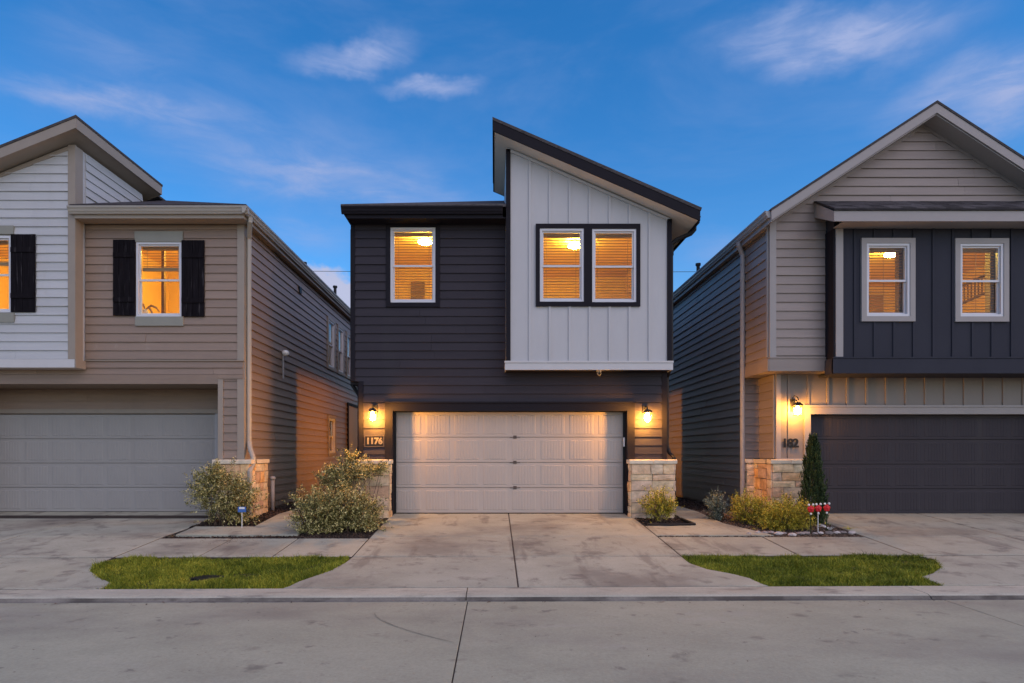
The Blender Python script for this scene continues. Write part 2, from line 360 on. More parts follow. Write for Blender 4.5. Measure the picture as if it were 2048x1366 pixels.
def siding(parent, fr, s0, s1, z0, z1, m, holes=(), clip=None, pitch=.178, seg=3.66, joined=None, name='siding_plank', base=None):
    rng = random.Random(int(abs(s0*97+z0*31+s1*13)*10)); mbj = MB() if joined else None
    k = 0; z = z0 if base is None else base
    while z < z1 - .02:
        zb, zt = max(z, z0), min(z + pitch, z1)
        br = sorted({zb, zt} | {v for h in holes for v in h[2:] if zb + .015 < v < zt - .015})
        for a, b in zip(br, br[1:]):
            if b - a < .015: continue
            c0, c1 = (clip(a), clip(b)) if clip else ((s0, s1), (s0, s1))
            lo_b, hi_b, lo_t, hi_t = max(s0, c0[0]), min(s1, c0[1]), max(s0, c1[0]), min(s1, c1[1])
            if hi_b - lo_b < .04: continue
            if hi_t < lo_t: lo_t = hi_t = (lo_t + hi_t)/2
            iv = [(lo_b, hi_b)]
            for h in holes:
                if h[2] < (a+b)/2 < h[3]:
                    iv = [q for p in iv for q in ((p[0], min(p[1], h[0])), (max(p[0], h[1]), p[1])) if q[1] - q[0] > .03]
            for p0, p1 in iv:
                cuts = [p0]; x = p0 + seg*rng.uniform(.25, 1.0)
                while p1 - x > .5: cuts.append(x); x += seg
                cuts.append(p1)
                for q0, q1 in zip(cuts, cuts[1:]):
                    g = .0022; e0 = q0 + (g if q0 > p0 else 0); e1 = q1 - (g if q1 < p1 else 0)
                    t0 = lo_t if q0 == lo_b else e0; t1 = hi_t if q1 == hi_b else e1
                    if t1 < t0: t0 = t1 = (t0+t1)/2
                    db = .030 - .024*(a - z)/pitch; dt = .030 - .024*(b - z)/pitch; j = rng.uniform(-.003, .003)
                    mb = mbj or MB()
                    mb.hexa([fr(e0, a, .001), fr(e1, a, .001), fr(e1, a, db+j), fr(e0, a, db+j), fr(t0, b - .001, .001), fr(t1, b - .001, .001), fr(t1, b - .001, dt+j), fr(t0, b - .001, dt+j)])
                    if not joined: mb.build(name, m, parent, fix=False)
        z += pitch; k += 1
    if joined: mbj.build(joined, m, parent, fix=False)
def window(parent, fr, s0, s1, z0, z1, blind='full', bm='blind', cols=1, tilt=.5, drop=.45):
    """a double-hung window with two sashes, panes and a slatted blind"""
    t = .045; mb = MB()
    for a, b, c, e in ((s0, s0+t, z0, z1), (s1-t, s1, z0, z1), (s0+t, s1-t, z0, z0+t), (s0+t, s1-t, z1-t, z1)):
        fbox(mb, fr, a, b, c, e, -.10, .028)
    w = mb.build('window', 'vinyl', parent)
    zm = (z0+z1)/2 - .01; i0, i1 = s0+t+.001, s1-t-.001; r = .03
    for up in (1, 0):
        a, b = (zm-.02, z1-t-.001) if up else (z0+t+.001, zm+.02); d0, d1 = (-.035, -.005) if up else (-.072, -.040)
        mb = MB()
        for p, q, c, e in ((i0, i0+r, a, b), (i1-r, i1, a, b), (i0+r, i1-r, a, a+.04), (i0+r, i1-r, b-r, b)): fbox(mb, fr, p, q, c, e, d0, d1)
        mb.build('sash', 'vinyl', w)
        mb = MB(); fbox(mb, fr, i0+r-.004, i1-r+.004, a+.036, b-r+.004, (d0+d1)/2-.003, (d0+d1)/2+.003); mb.build('glass_pane', 'pane', w)
    if blind:
        mb = MB(); zb = z0+.05 if blind == 'full' else z1 - drop*(z1-z0)
        z = z1-.125; c = 0.029
        while z > zb + .03:
            dz = c*math.sin(tilt); dd = c*math.cos(tilt)
            mb.hexa([fr(i0, z-dz, -.14+dd), fr(i1, z-dz, -.14+dd), fr(i1, z+dz, -.14-dd), fr(i0, z+dz, -.14-dd),
                     fr(i0, z-dz+.003, -.14+dd), fr(i1, z-dz+.003, -.14+dd), fr(i1, z+dz+.003, -.14-dd), fr(i0, z+dz+.003, -.14-dd)])
            z -= .056
        fbox(mb, fr, i0, i1, z1-.105, z1-.05, -.165, -.115)
        fbox(mb, fr, i0, i1, zb, zb+(.022 if blind == 'full' else .07), -.16, -.12)
        for q in ([.12, .88] if cols == 1 else [.12, .5, .88]):
            x = i0 + (i1-i0)*q; fbox(mb, fr, x-.003, x+.003, zb, z1-.06, -.1175, -.1145)
        mb.build('window_blind', bm, w, fix=False, kind='stuff')
    return w
def casing(parent, m, fr, s0, s1, z0, z1, w, d1=.045, name='window_trim'):
    for a, b, c, e in ((s0-w, s0, z0-w, z1+w), (s1, s1+w, z0-w, z1+w), (s0, s1, z1, z1+w), (s0, s1, z0-w, z0)):
        trim(name, m, parent, fr, a, b, c, e, -.01, d1)
def shutter(parent, fr, s0, s1, z0, z1):
    mb = MB(); fbox(mb, fr, s0+.01, s1-.01, z0+.01, z1-.01, .026, .034); sh = mb.build('shutter', 'shutter', parent)
    n = 4; w = (s1-s0)/n
    for i in range(n):
        mb = MB(); fbox(mb, fr, s0+i*w+.003, s0+(i+1)*w-.003, z0, z1, .034, .052+.003*(i % 2)); mb.build('shutter_board', 'shutter', sh)
    for q in (.21, .80):
        zc = z0+(z1-z0)*q; mb = MB(); fbox(mb, fr, s0+.012, s1-.012, zc-.05, zc+.05, .056, .074); mb.build('shutter_batten', 'shutter', sh)
    return sh
def garage_door(parent, fr, s0, s1, z0, z1, m):
    """four sections, each pressed with a row of eight grooved panels"""
    g = MB(); fbox(g, fr, s0, s1, z0, z1, -.06, -.045); gd = g.build('garage_door', m, parent)
    h = (z1-z0)/4; n = 8; w = (s1-s0)/n; pw, ph = w-.13, h-.15; master = None
    for r_ in range(4):
        mb = MB(); fbox(mb, fr, s0+.004, s1-.004, z0+r_*h+.006, z0+(r_+1)*h-.006, -.045, 0); mb.build('door_section', m, gd)
        for c in range(n):
            cx, cz = s0+(c+.5)*w, z0+(r_+.5)*h
            if master is None:
                mb = MB(); prof = [(-pw/2-.016, 0), (-pw/2, .005)]; k = 8; bw = pw/k
                for i in range(k):
                    a = -pw/2+i*bw
                    if i: prof += [(a-.008, .006), (a-.003, .0025), (a+.003, .0025), (a+.008, .006)]
                prof += [(pw/2, .005), (pw/2+.016, 0)]
                top = [fr(s0+(.5)*w+a, cz+ph/2, d+.0005) for a, d in prof]; bot = [fr(s0+.5*w+a, cz-ph/2, d+.0005) for a, d in prof]
                N = len(prof); mb.add(top+bot, [(i, i+1, N+i+1, N+i) for i in range(N-1)])
                te = [fr(s0+.5*w+a, cz+ph/2+.016, .0002) for a, d in prof]; be = [fr(s0+.5*w+a, cz-ph/2-.016, .0002) for a, d in prof]
                mb.add(top+te, [(i, N+i, N+i+1, i+1) for i in range(N-1)]); mb.add(bot+be, [(i, i+1, N+i+1, N+i) for i in range(N-1)])
                master = mb.build('door_panel', m, gd, fix=False); mc = (s0+.5*w, cz)
            else:
                o = master.copy(); COL.objects.link(o); o.parent = gd
                v = Vector(fr(cx, cz)) - Vector(fr(*mc)); o.location = v
    mb = MB(); fbox(mb, fr, s0, s1, z0-.03, z0-.001, -.05, -.002); mb.build('bottom_seal', 'black_metal', gd)
    return gd
def stones(parent, fr, s0, s1, z0, z1, seed, corner=.0):
    rng = random.Random(seed); z = z0
    while z < z1 - .03:
        h = rng.choice([.13, .17, .21, .24]); 
        if z1 - z - h < .1: h = z1 - z
        s = s0
        while s < s1 - .02:
            w = rng.uniform(.18, .5)
            if s1 - s - w < .13: w = s1 - s
            g = .006; a, b, c, e = s+g, s+w-g, z+g, z+h-g; d = rng.uniform(.018, .045); mb = MB(); n = 4
            J = lambda: rng.uniform(-.011, .011)
            pts = []
            for j in range(n):
                for i in range(n):
                    u, v = i/(n-1), j/(n-1); edge = i in (0, n-1) or j in (0, n-1)
                    uu = min(max(u + (0 if i in (0, n-1) else rng.uniform(-.06, .06)), 0), 1); 
                    pts.append(fr(a+(b-a)*uu + (J()*.5 if edge else 0), c+(e-c)*v + (J()*.5 if edge else 0), d - (.010 if edge else 0) + J()*.7))
            k = n*n; back = [fr(a, c, 0), fr(b, c, 0), fr(b, e, 0), fr(a, e, 0)]
            mb.add(pts+back, [(j*n+i, j*n+i+1, (j+1)*n+i+1, (j+1)*n+i) for j in range(n-1) for i in range(n-1)] +
                   [(k, k+1) + tuple(range(n-1, -1, -1)), (k+1, k+2) + tuple(n*j+n-1 for j in range(n-1, -1, -1)), (k+2, k+3) + tuple(n*(n-1)+i for i in range(n)), (k+3, k) + tuple(n*j for j in range(n))])
            mb.build('stone', 'stone', parent, fix=False)
            s += w
        z += h
def gutter(parent, m, pts, out, prof_h=.13):
    """K-style gutter swept along a straight eave; out = outward unit vector, pts = two points at the top of the fascia"""
    prof = [(0, 0), (.10, 0), (.10, -.03), (.085, -.05), (.075, -.085), (.05, -.115), (.05, -prof_h), (0, -prof_h)]
    mb = MB(); a, b = [[(p[0]+out[0]*d, p[1]+out[1]*d, p[2]+z) for d, z in prof] for p in pts]; mb.loft(a, b)
    lip = [(.09, .006), (.108, .006), (.108, -.02), (.09, -.02)]
    a, b = [[(p[0]+out[0]*d, p[1]+out[1]*d, p[2]+z) for d, z in lip] for p in pts]; mb.loft(a, b)
    return mb.build('gutter', m, parent)
def spout(parent, m, pts, w=.075):
    mb = MB(); mb.tube(pts, w*.55, 8); return mb.build('downspout', m, parent, smooth=False)
def X(px, D): return (px-VX)*D/F
def Z(py, D): return H+(VY-py)*D/F
def zg(y): return 0.0 if y >= 12.5 else max(-.0825*(12.5-y), -.42)
def gpt(px, py):   # a point of the sloping forecourt
    D = 2785.0/(py-805.0); return (X(px, D), D)
def room(parent, x0, x1, y0, y1, z0, z1, m='room_wall'):
    mb = MB(); p = [(x0, y0, z0), (x1, y0, z0), (x1, y1, z0), (x0, y1, z0), (x0, y0, z1), (x1, y0, z1), (x1, y1, z1), (x0, y1, z1)]
    mb.add(p, [(0, 1, 2, 3), (4, 5, 6, 7), (1, 2, 6, 5), (2, 3, 7, 6), (3, 0, 4, 7)]); return mb.build('room', m, parent, fix=False)
def ceiling_lamp(x, y, z, label):
    t = empty('ceiling_lamp', (x, y, z), label, 'lamp', 'lit ceiling lamps behind the upstairs windows')
    mb = MB(); mb.tube([(x, y, z), (x, y, z-.05)], .10, 14); mb.build('mount', 'white_plastic', t)
    mb = MB(); mb.ball((x, y, z-.105), .16, .16, .05, 14, 6); mb.build('lamp_shade', 'room_bulb', t, smooth=True); return t

# ================================================================== ground
def kerb_y(x): return 7.545 + .0135*x
mb = MB()
for a, b in ((-60, 60),):
    ys = [(7.0, -.50), (7.6, zg(7.6)-.06), (12.6, -.06), (80, -.06)]
    for (y0, za), (y1, zb) in zip(ys, ys[1:]): mb.add([(a, y0, za), (b, y0, za), (b, y1, zb), (a, y1, zb)], [(0, 1, 2, 3)])
soil = mb.build('ground', 'soil', None, fix=False); tag(soil, 'dark bare soil of the lots under and between the houses', 'ground', kind='structure')
mb = MB(); mb.add([(-400, -300, -.9), (400, -300, -.9), (400, 600, -.9), (-400, 600, -.9)], [(0, 1, 2, 3)])
tag(mb.build('terrain', 'soil', None, fix=False), 'flat land beyond the houses running out to the horizon', 'terrain', kind='structure')
def slab(poly, parent, m='concrete', dz=0.0, zf=zg, th=.09, name='concrete_slab', bev=.008):
    """a cast slab with a tooled, rounded edge"""
    n = len(poly); c = (sum(p[0] for p in poly)/n, sum(p[1] for p in poly)/n); mb = MB()
    area = sum(poly[i][0]*poly[(i+1) % n][1]-poly[(i+1) % n][0]*poly[i][1] for i in range(n))
    P = poly if area > 0 else poly[::-1]
    def inset(d):
        out = []
        for i in range(n):
            p, q, r_ = Vector(P[i-1]), Vector(P[i]), Vector(P[(i+1) % n]); e1, e2 = (q-p).normalized(), (r_-q).normalized()
            n1, n2 = Vector((-e1.y, e1.x)), Vector((-e2.y, e2.x)); b = n1+n2; k = max(b.dot(n1), .35)
            out.append(q + b*(d/k))
        return out
    r0, r1 = inset(.004), inset(.004+bev)
    A = [(p.x, p.y, zf(p.y)+dz-th) for p in r0]; B = [(p.x, p.y, zf(p.y)+dz-bev*.7) for p in r0]; C = [(p.x, p.y, zf(p.y)+dz) for p in r1]
    mb.add(A+B+C, [(i, (i+1) % n, n+(i+1) % n, n+i) for i in range(n)] + [(n+i, n+(i+1) % n, 2*n+(i+1) % n, 2*n+i) for i in range(n)] + [tuple(range(2*n, 3*n))])
    return mb.build(name, m, parent, fix=False)
def base_sheet(name, x0, x1, y0, y1, label, cat, dz=-.008, zf=zg, m='joint', group=None):
    mb = MB(); ys = [y0] + [q for q in (10.42, 12.5) if y0 < q < y1] + [y1]
    for a, b in zip(ys, ys[1:]): mb.add([(x0, a, zf(a)+dz), (x1, a, zf(a)+dz), (x1, b, zf(b)+dz), (x0, b, zf(b)+dz)], [(0, 1, 2, 3)])
    return tag(mb.build(name, m, None, fix=False), label, cat, group, 'structure')
# road
ROAD = -.461
zr = lambda y: ROAD
road = base_sheet('road', -60, 60, -9, 7.35, 'wide grey concrete street with a dark joint line in front of the kerb', 'road', dz=-.012, zf=zr)
rx = [-60, -40, -30, -22.7, -17.1, -11.5, -5.91, -.31, 5.33, 10.95, 16.5, 22, 30, 40, 60]
for a, b in zip(rx, rx[1:]):
    sk = -.011
    slab([(a+.002+sk*3, -1.5), (b-.002+sk*3, -1.5), (b-.002, kerb_y(b)-.46), (a+.002, kerb_y(a)-.46)], road, 'road', zf=zr, name='road_slab', bev=.005)
    slab([(a+.002, -8.9), (b-.002, -8.9), (b-.002+sk*3, -1.515), (a+.002+sk*3, -1.515)], road, 'road', zf=zr, name='road_slab', bev=.005)
# kerb
kb = base_sheet('kerb', -60, 60, 7.30, 7.55, 'low concrete kerb with a rounded lip running along the street', 'kerb', dz=-.03, zf=lambda y: -.45)
kx = [-60, -40, -22.7, -11.5, -5.9, -.33, 5.2, 10.8, 22, 40, 60]
for a, b in zip(kx, kx[1:]):
    mb = MB(); prof = [(0.0, -.55), (0.0, None), (-.30, -.405), (-.40, -.412), (-.435, -.425), (-.452, -.445), (-.458, -.56)]
    L = []
    for x in (a+.006, b-.006):
        y = kerb_y(x)-.022; L.append([(x, y+d, (zg(y) if z is None else z)) for d, z in prof])
    mb.loft(L[0], L[1]); sg = mb.build('kerb_segment', 'kerb', kb)
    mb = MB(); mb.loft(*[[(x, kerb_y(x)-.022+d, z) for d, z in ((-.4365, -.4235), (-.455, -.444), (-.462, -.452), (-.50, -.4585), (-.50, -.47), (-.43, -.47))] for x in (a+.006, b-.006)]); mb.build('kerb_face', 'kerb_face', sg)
mb = MB(); arc = []
for k in range(15):
    u = k/14; arc.append((-1.30+.95*u**1.6, 6.55-1.05*u))
V = []
for k, (x, y) in enumerate(arc): w = .012*(math.sin(math.pi*k/14))**.5+.001; V += [(x-w, y, ROAD+.0035), (x+w, y, ROAD+.0035)]
mb.add(V, [(2*k, 2*k+1, 2*k+3, 2*k+2) for k in range(14)]); o = mb.build('tyre_mark', 'tyre_mark', None, fix=False); tag(o, 'thin curved dark tyre mark on the street left of the joint', 'tyre mark', kind='structure')
# forecourts
zd = lambda y: zg(y) if y < 10.42 else zg(10.42) + (y-10.42)*.0766
zl = lambda y: zg(y) if y < 10.42 else zg(10.42) + (y-10.42)*.0475
JL, JM, JR = -2.13, .305, 2.83
SWF = lambda x: 9.07 + .010*x   # front edge of the pavement
SWB = 10.42
VL = [gpt(*p) for p in ((215, 1119), (190, 1130), (181, 1141), (200, 1155), (224, 1165), (212, 1172))]           # left end of the left lawn
VLr = [gpt(*p) for p in ((703, 1112), (690, 1125), (660, 1141), (625, 1153), (596, 1163), (578, 1172))]
VRl = [gpt(*p) for p in ((1362, 1112), (1380, 1126), (1415, 1138), (1465, 1147), (1500, 1156), (1522, 1166))]
VRr = [gpt(*p) for p in ((1835, 1108), (1868, 1118), (1882, 1133), (1865, 1146), (1842, 1153), (1866, 1162))]
KB = lambda x: (x, kerb_y(x)+.008)
drive = base_sheet('driveway', JL-.02, JR+.02, 7.5, 12.64, 'middle concrete driveway with a dark centre joint before the beige garage door', 'driveway', group='concrete driveways', zf=zd)
for a, b in ((JL, JM-.006), (JM+.006, JR)):
    slab([(a, SWB+.008), (b, SWB+.008), (b, 12.62), (a, 12.62)], drive, zf=zd)
    slab([(a, SWF(a)), (b, SWF(b)), (b, SWB-.008), (a, SWB-.008)], drive)
slab([(JM-.006, SWF(JM)-.012), (JL, SWF(JL)-.03)] + VLr[1:] + [KB(VLr[-1][0]-.05), KB(JM-.006)], drive)
slab([(JR, SWF(JR)-.03), (JM+.006, SWF(JM)-.012), KB(JM+.006), KB(VRl[-1][0]+.05)] + VRl[:0:-1], drive)
ldrive = base_sheet('driveway', -13, -5.68, 7.4, 13.45, 'left concrete driveway before the wide grey garage door', 'driveway', group='concrete driveways', zf=zl)
for a, b in ((-13, -8.27), (-8.25, -5.72)):
    slab([(a, SWB+.008), (b, SWB+.008), (b, 13.42), (a, 13.42)], ldrive, zf=zl)
    slab([(a, SWF(a)), (b, SWF(b)), (b, SWB-.008), (a, SWB-.008)], ldrive)
slab([(-5.72, SWF(-5.7)-.03), (-13, SWF(-13)-.03), KB(-13), KB(VL[-1][0]-.02)] + VL[:0:-1] + [VL[0]], ldrive)
rdrive = base_sheet('driveway', 6.41, 13, 7.5, 12.7, 'right concrete driveway before the dark garage door', 'driveway', group='concrete driveways', zf=zd)
for a, b in ((6.43, 8.9), (8.92, 13)):
    slab([(a, SWB+.008), (b, SWB+.008), (b, 12.68), (a, 12.68)], rdrive, zf=zd)
    slab([(a, SWF(a)), (b, SWF(b)), (b, SWB-.008), (a, SWB-.008)], rdrive)
slab([(13, SWF(13)-.03), (6.43, SWF(6.43)-.03)] + VRr[1:] + [KB(VRr[-1][0]), KB(13)], rdrive)
lw = base_sheet('sidewalk', -5.69, JL, SWF(-3)-.08, SWB-.165, 'concrete pavement slabs behind the left strip of lawn', 'pavement', group='pavements')
for a, b in ((-5.70, -4.47), (-4.46, -3.35), (-3.34, JL-.012)): slab([(a, SWF(a)), (b, SWF(b)), (b, SWB-.17), (a, SWB-.17)], lw)
rw = base_sheet('sidewalk', JR, 6.42, SWF(4)-.03, SWB-.045, 'concrete pavement slabs behind the right strip of lawn', 'pavement', group='pavements')
for a, b in ((JR+.012, 4.63), (4.65, 6.41)): slab([(a, SWF(a)), (b, SWF(b)), (b, SWB-.05), (a, SWB-.05)], rw)
lp = base_sheet('path', -4.55, -3.5, 11.0, 24, 'narrow concrete walk between the left and the middle house', 'path', dz=-.04, group='side paths')
slab([(-5.6, 10.55), (-3.45, 10.52), (-3.45, 11.25), (-5.6, 11.25)], lp)
for a, b in ((11.27, 12.5), (12.51, 14.2), (14.22, 16), (16.02, 18), (18.02, 20)): slab([(-4.5, a), (-3.55, a), (-3.55, b), (-4.5, b)], lp)
rp = base_sheet('path', 3.78, 4.4, 11.3, 24, 'narrow concrete walk between the middle and the right house', 'path', dz=-.04, group='side paths')
slab([(JR+.012, 10.50), (4.9, 10.50), (4.42, 11.55), (3.8, 11.55), (3.7, 11.32), (JR+.012, 11.30)], rp)
for a, b in ((11.57, 13), (13.02, 15), (15.02, 17), (17.02, 19), (19.02, 21)): slab([(3.8, a), (4.42, a), (4.42, b), (3.8, b)], rp)

# ------------------------------------------------------------------ lawns, beds
def inside(p, poly):
    c = False; n = len(poly)
    for i in range(n):
        a, b = poly[i], poly[i-1]
        if (a[1] > p[1]) != (b[1] > p[1]) and p[0] < (b[0]-a[0])*(p[1]-a[1])/(b[1]-a[1])+a[0]: c = not c
    return c
def lawn(poly, label, seed, bare=None):
    rng = random.Random(seed); mb = MB(); n = len(poly)
    mb.add([(x, y, zg(y)-.03) for x, y in poly], [tuple(range(n))])
    st = mb.build('lawn_soil', 'soil', None, fix=False); tag(st, 'dark soil under the ' + label, 'soil', kind='structure')
    x0, x1 = min(p[0] for p in poly), max(p[0] for p in poly); y0, y1 = min(p[1] for p in poly), max(p[1] for p in poly)
    V, Fc = [], []; k = 0
    N = int(15000*(x1-x0)*(y1-y0))
    for _ in range(N):
        x, y = rng.uniform(x0, x1), rng.uniform(y0, y1)
        if not inside((x+rng.gauss(0, .022), y+rng.gauss(0, .022)), poly): continue
        if bare and ((x-bare[0])/bare[2])**2+((y-bare[1])/bare[3])**2 < rng.uniform(.7, 1.3): continue
        nv = mnoise.noise(Vector((x*2.6, y*3.4, seed)))+.5*mnoise.noise(Vector((x*9, y*9, seed)))
        if nv < -.28 and rng.random() < .62: continue
        cl_ = .5+.5*math.sin(x*5.1+seed)*math.cos(y*6.3+x*2.2); h = rng.uniform(.02, .07)*(.55+.65*cl_+.5*max(nv, -.4))*(1.6 if rng.random() < .05 else 1)
        a = rng.uniform(0, 6.283); w = rng.uniform(.0025, .0045); lx, ly = rng.gauss(0, .45)*h, rng.gauss(0, .45)*h; z = zg(y)-.03
        dx, dy = math.cos(a)*w, math.sin(a)*w
        V += [(x-dx, y-dy, z), (x+dx, y+dy, z), (x+dx*.7+lx*.4, y+dy*.7+ly*.4, z+h*.62), (x-dx*.7+lx*.4, y-dy*.7+ly*.4, z+h*.62), (x+lx, y+ly, z+h)]
        Fc += [(k, k+1, k+2, k+3), (k+3, k+2, k+4)]; k += 5
    mb = MB(); mb.v, mb.f = V, Fc
    tag(mb.build('lawn', 'grass', None, fix=False), label, 'grass', kind='stuff')
bx, by = gpt(415, 1153)
LPOLY = [(VLr[0][0], SWF(VLr[0][0])-.02)] + VLr[1:] + [(VLr[-1][0]-.03, kerb_y(VLr[-1][0])-.01), (VL[-1][0], kerb_y(VL[-1][0])-.01)] + VL[::-1] + [(VL[0][0]+.05, SWF(VL[0][0])-.02)]
RPOLY = [(VRr[0][0]-.05, SWF(VRr[0][0])-.02)] + VRr + [(VRr[-1][0], kerb_y(VRr[-1][0])-.01), (VRl[-1][0]+.05, kerb_y(VRl[-1][0])-.01)] + VRl[::-1] + [(VRl[0][0]+.04, SWF(VRl[0][0])-.02)]
lawn(LPOLY, 'strip of green lawn left of the middle driveway', 3, (bx, by, .26, .17))
lawn(RPOLY, 'strip of green lawn right of the middle driveway', 5)
mb = MB(); nn = 16
mb.loft([(bx+(.19+.05*math.sin(i*2.3))*math.cos(6.283*i/nn), by+(.12+.03*math.sin(i*3.1))*math.sin(6.283*i/nn), zg(by)-.04) for i in range(nn)], [(bx+(.19+.05*math.sin(i*2.3))*math.cos(6.283*i/nn), by+(.12+.03*math.sin(i*3.1))*math.sin(6.283*i/nn), zg(by)-.012) for i in range(nn)])
tag(mb.build('meter_cover', 'black_metal', None), 'dark oval ground cover sunk in the left strip of lawn', 'cover')
def bed(poly, label, seed, dens=900, m='mulch', dz=-.015, sz=.035):
    rng = random.Random(seed); mb = MB(); n = len(poly)
    mb.add([(x, y, zg(y)+dz-.02) for x, y in poly], [tuple(range(n))])
    x0, x1 = min(p[0] for p in poly), max(p[0] for p in poly); y0, y1 = min(p[1] for p in poly), max(p[1] for p in poly)
    for _ in range(int(dens*(x1-x0)*(y1-y0))):
        x, y = rng.uniform(x0, x1), rng.uniform(y0, y1)
        if not inside((x, y), poly): continue
        a, l_, w, h = rng.uniform(0, 6.283), rng.uniform(.3, 1)*sz, rng.uniform(.2, .4)*sz, rng.uniform(.15, .4)*sz; c, s = math.cos(a), math.sin(a); z = zg(y)+dz-.02+rng.uniform(0, .012); t = rng.uniform(-.4, .4)
        P = [(x+c*i*l_-s*j*w, y+s*i*l_+c*j*w, z+i*t*l_) for i, j in ((-1, -1), (1, -1), (1, 1), (-1, 1))]
        mb.hexa(P + [(p[0], p[1], p[2]+h) for p in P])
    return tag(mb.build('mulch_bed', m, None, fix=False), label, 'mulch', kind='stuff')
bed([(-5.7, 10.26), (-3.4, 10.26), (-3.4, 10.52), (-5.7, 10.44)], 'thin dark strip of mulch along the back of the left pavement', 1, 1500)
bed([(-5.72, 11.26), (-4.55, 11.26), (-4.55, 13.4), (-5.2, 13.4), (-5.72, 12.3)], 'mulch bed under the pale shrub at the left house', 2)
bed([(-3.5, 10.27), (-2.15, 10.27), (-2.15, 12.3), (-3.5, 12.3)], 'mulch bed under the pale shrubs left of the beige garage door', 3)
bed([(2.86, 11.32), (3.72, 11.34), (3.78, 11.6), (3.78, 13.5), (2.86, 13.5)], 'mulch bed at the foot of the stone pier right of the beige garage door', 4)
bed([(4.45, 11.5), (4.92, 10.40), (6.55, 10.40), (6.40, 11.0), (6.42, 12.5), (5.6, 13.2), (4.45, 13.6)], 'brown mulch bed under the golden shrubs and cypress at the right house', 5, 1100, 'chips')
bed([(2.86, 10.38), (4.95, 10.38), (4.95, 10.49), (2.86, 10.49)], 'thin dark strip of mulch along the back of the right pavement', 6, 1500)
bed([(-5.15, 13.4), (-4.52, 13.4), (-4.52, 24), (-5.15, 24)], 'dark strip of mulch along the side of the left house', 7, 260)
bed([(4.44, 13.6), (5.45, 13.6), (5.45, 24), (4.44, 24)], 'dark strip of mulch along the side of the right house', 8, 160)

# ================================================================== middle house
D0 = 12.4; fD = front(D0)
ch = empty('house', (.3, D0, 0), 'middle two-storey dark house with a white board and batten bay over a beige garage door', 'house', 'row of houses')
LX, LXu, RX = -2.79, -2.955, 3.565
oz = 2.137; oL, oR = -2.09, 2.745
wL = (-2.135, -1.207, 4.37, 5.92)
# walls
mb = MB(); wall_cells(mb, fD, LX, RX, -.3, 2.75, [(oL, oR, -.4, oz)]); wall_cells(mb, fD, LXu, .30, 2.75, 6.12, [wL])
mb.build('front_wall', 'dark_siding', ch)
mb = MB(); mb.box(LXu, LXu+.12, D0+.121, 28, 2.75, 6.12); mb.box(LX, LX+.12, D0+.121, 16.9, -.3, 2.75); mb.box(LX, LX+.12, 19.6, 28, -.3, 2.75)
mb.box(LX+.121, -1.55, 16.78, 16.9, -.3, 2.75); mb.box(LX+.121, -1.55, 19.6, 19.72, -.3, 2.75); mb.box(-1.55, -1.43, 16.78, 19.72, -.3, 2.75)
mb.box(LXu, -1.43, D0+.121, 28, 2.70, 2.749); mb.box(LX, -1.551, 16.901, 19.599, 2.27, 2.69)
mb.box(RX-.12, RX, D0+.121, 17.9, -.3, 5.9); mb.box(RX-.12, RX, 19.8, 28, -.3, 5.9); mb.box(RX-.12, RX, 17.9, 19.8, 2.6, 5.9)
mb.box(2.2, RX-.121, 17.78, 17.9, -.3, 2.75); mb.box(2.2, RX-.121, 19.8, 19.92, -.3, 2.75); mb.box(2.08, 2.2, 17.78, 19.92, -.3, 2.75); mb.box(2.08, RX-.002, 17.901, 19.799, 2.27, 2.59)
mb.box(LX, RX, 27.88, 28, -.3, 6.1)
mb.build('side_wall', 'dark_siding', ch)
siding(ch, faceL(LXu), D0+.1, 28, 2.76, 6.1, 'dark_siding', joined='side_cladding'); siding(ch, faceR(RX), D0+.1, 17.8, 0, 5.9, 'dark_siding', joined='side_cladding')
# planks
siding(ch, fD, LX+.10, oL-.16, 1.14, 2.30, 'dark_siding', base=-.0)
siding(ch, fD, oR+.16, RX-.10, 1.14, 2.30, 'dark_siding', base=-.0)
siding(ch, fD, LX+.10, RX-.10, 2.305, 2.75, 'dark_siding', base=2.136)
siding(ch, fD, LXu+.09, .24, 2.75, 6.10, 'dark_siding', holes=[(wL[0]-.09, wL[1]+.09, wL[2]-.09, wL[3]+.09)], base=2.67)
siding(ch, fD, .24, RX-.10, 2.75, 3.1, 'dark_siding', base=2.67)
for a, b, c, e in ((LX, LX+.10, 1.14, 2.75), (RX-.10, RX, 1.14, 3.0), (LXu, LXu+.09, 2.75, 6.1)): trim('corner_trim', 'dark_trim', ch, fD, a, b, c, e, -.02, .032)
trim('corner_trim', 'dark_trim', ch, faceL(LX), D0+.0, D0+.1, 1.14, 2.70, 0, .03)
# garage casing: outer board + inner stop
for a, b, c, e in ((oL-.16, oL, 1.15, oz), (oR, oR+.16, 1.15, oz), (oL-.16, oR+.16, oz, oz+.16)): trim('door_casing', 'dark_trim', ch, fD, a, b, c, e, -.01, .038)
trim('door_casing', 'dark_trim', ch, fD, oL-.18, oR+.18, oz+.162, oz+.19, -.01, .06)
mb = MB(); mb.box(oL-.02, oL+.002, D0-.01, D0+.25, -.05, oz); mb.box(oR-.002, oR+.02, D0-.01, D0+.25, -.05, oz); mb.box(oL, oR, D0-.01, D0+.25, oz-.002, oz+.02)
mb.build('door_jamb', 'dark_trim', ch)
for x in (oL+.022, oR-.022): trim('weather_strip', 'black_metal', ch, front(D0+.17), x-.02, x+.02, 0, oz-.02, -.02, .01)
garage_door(ch, front(D0+.2), oL+.004, oR-.004, .012, oz-.006, 'beige_door')
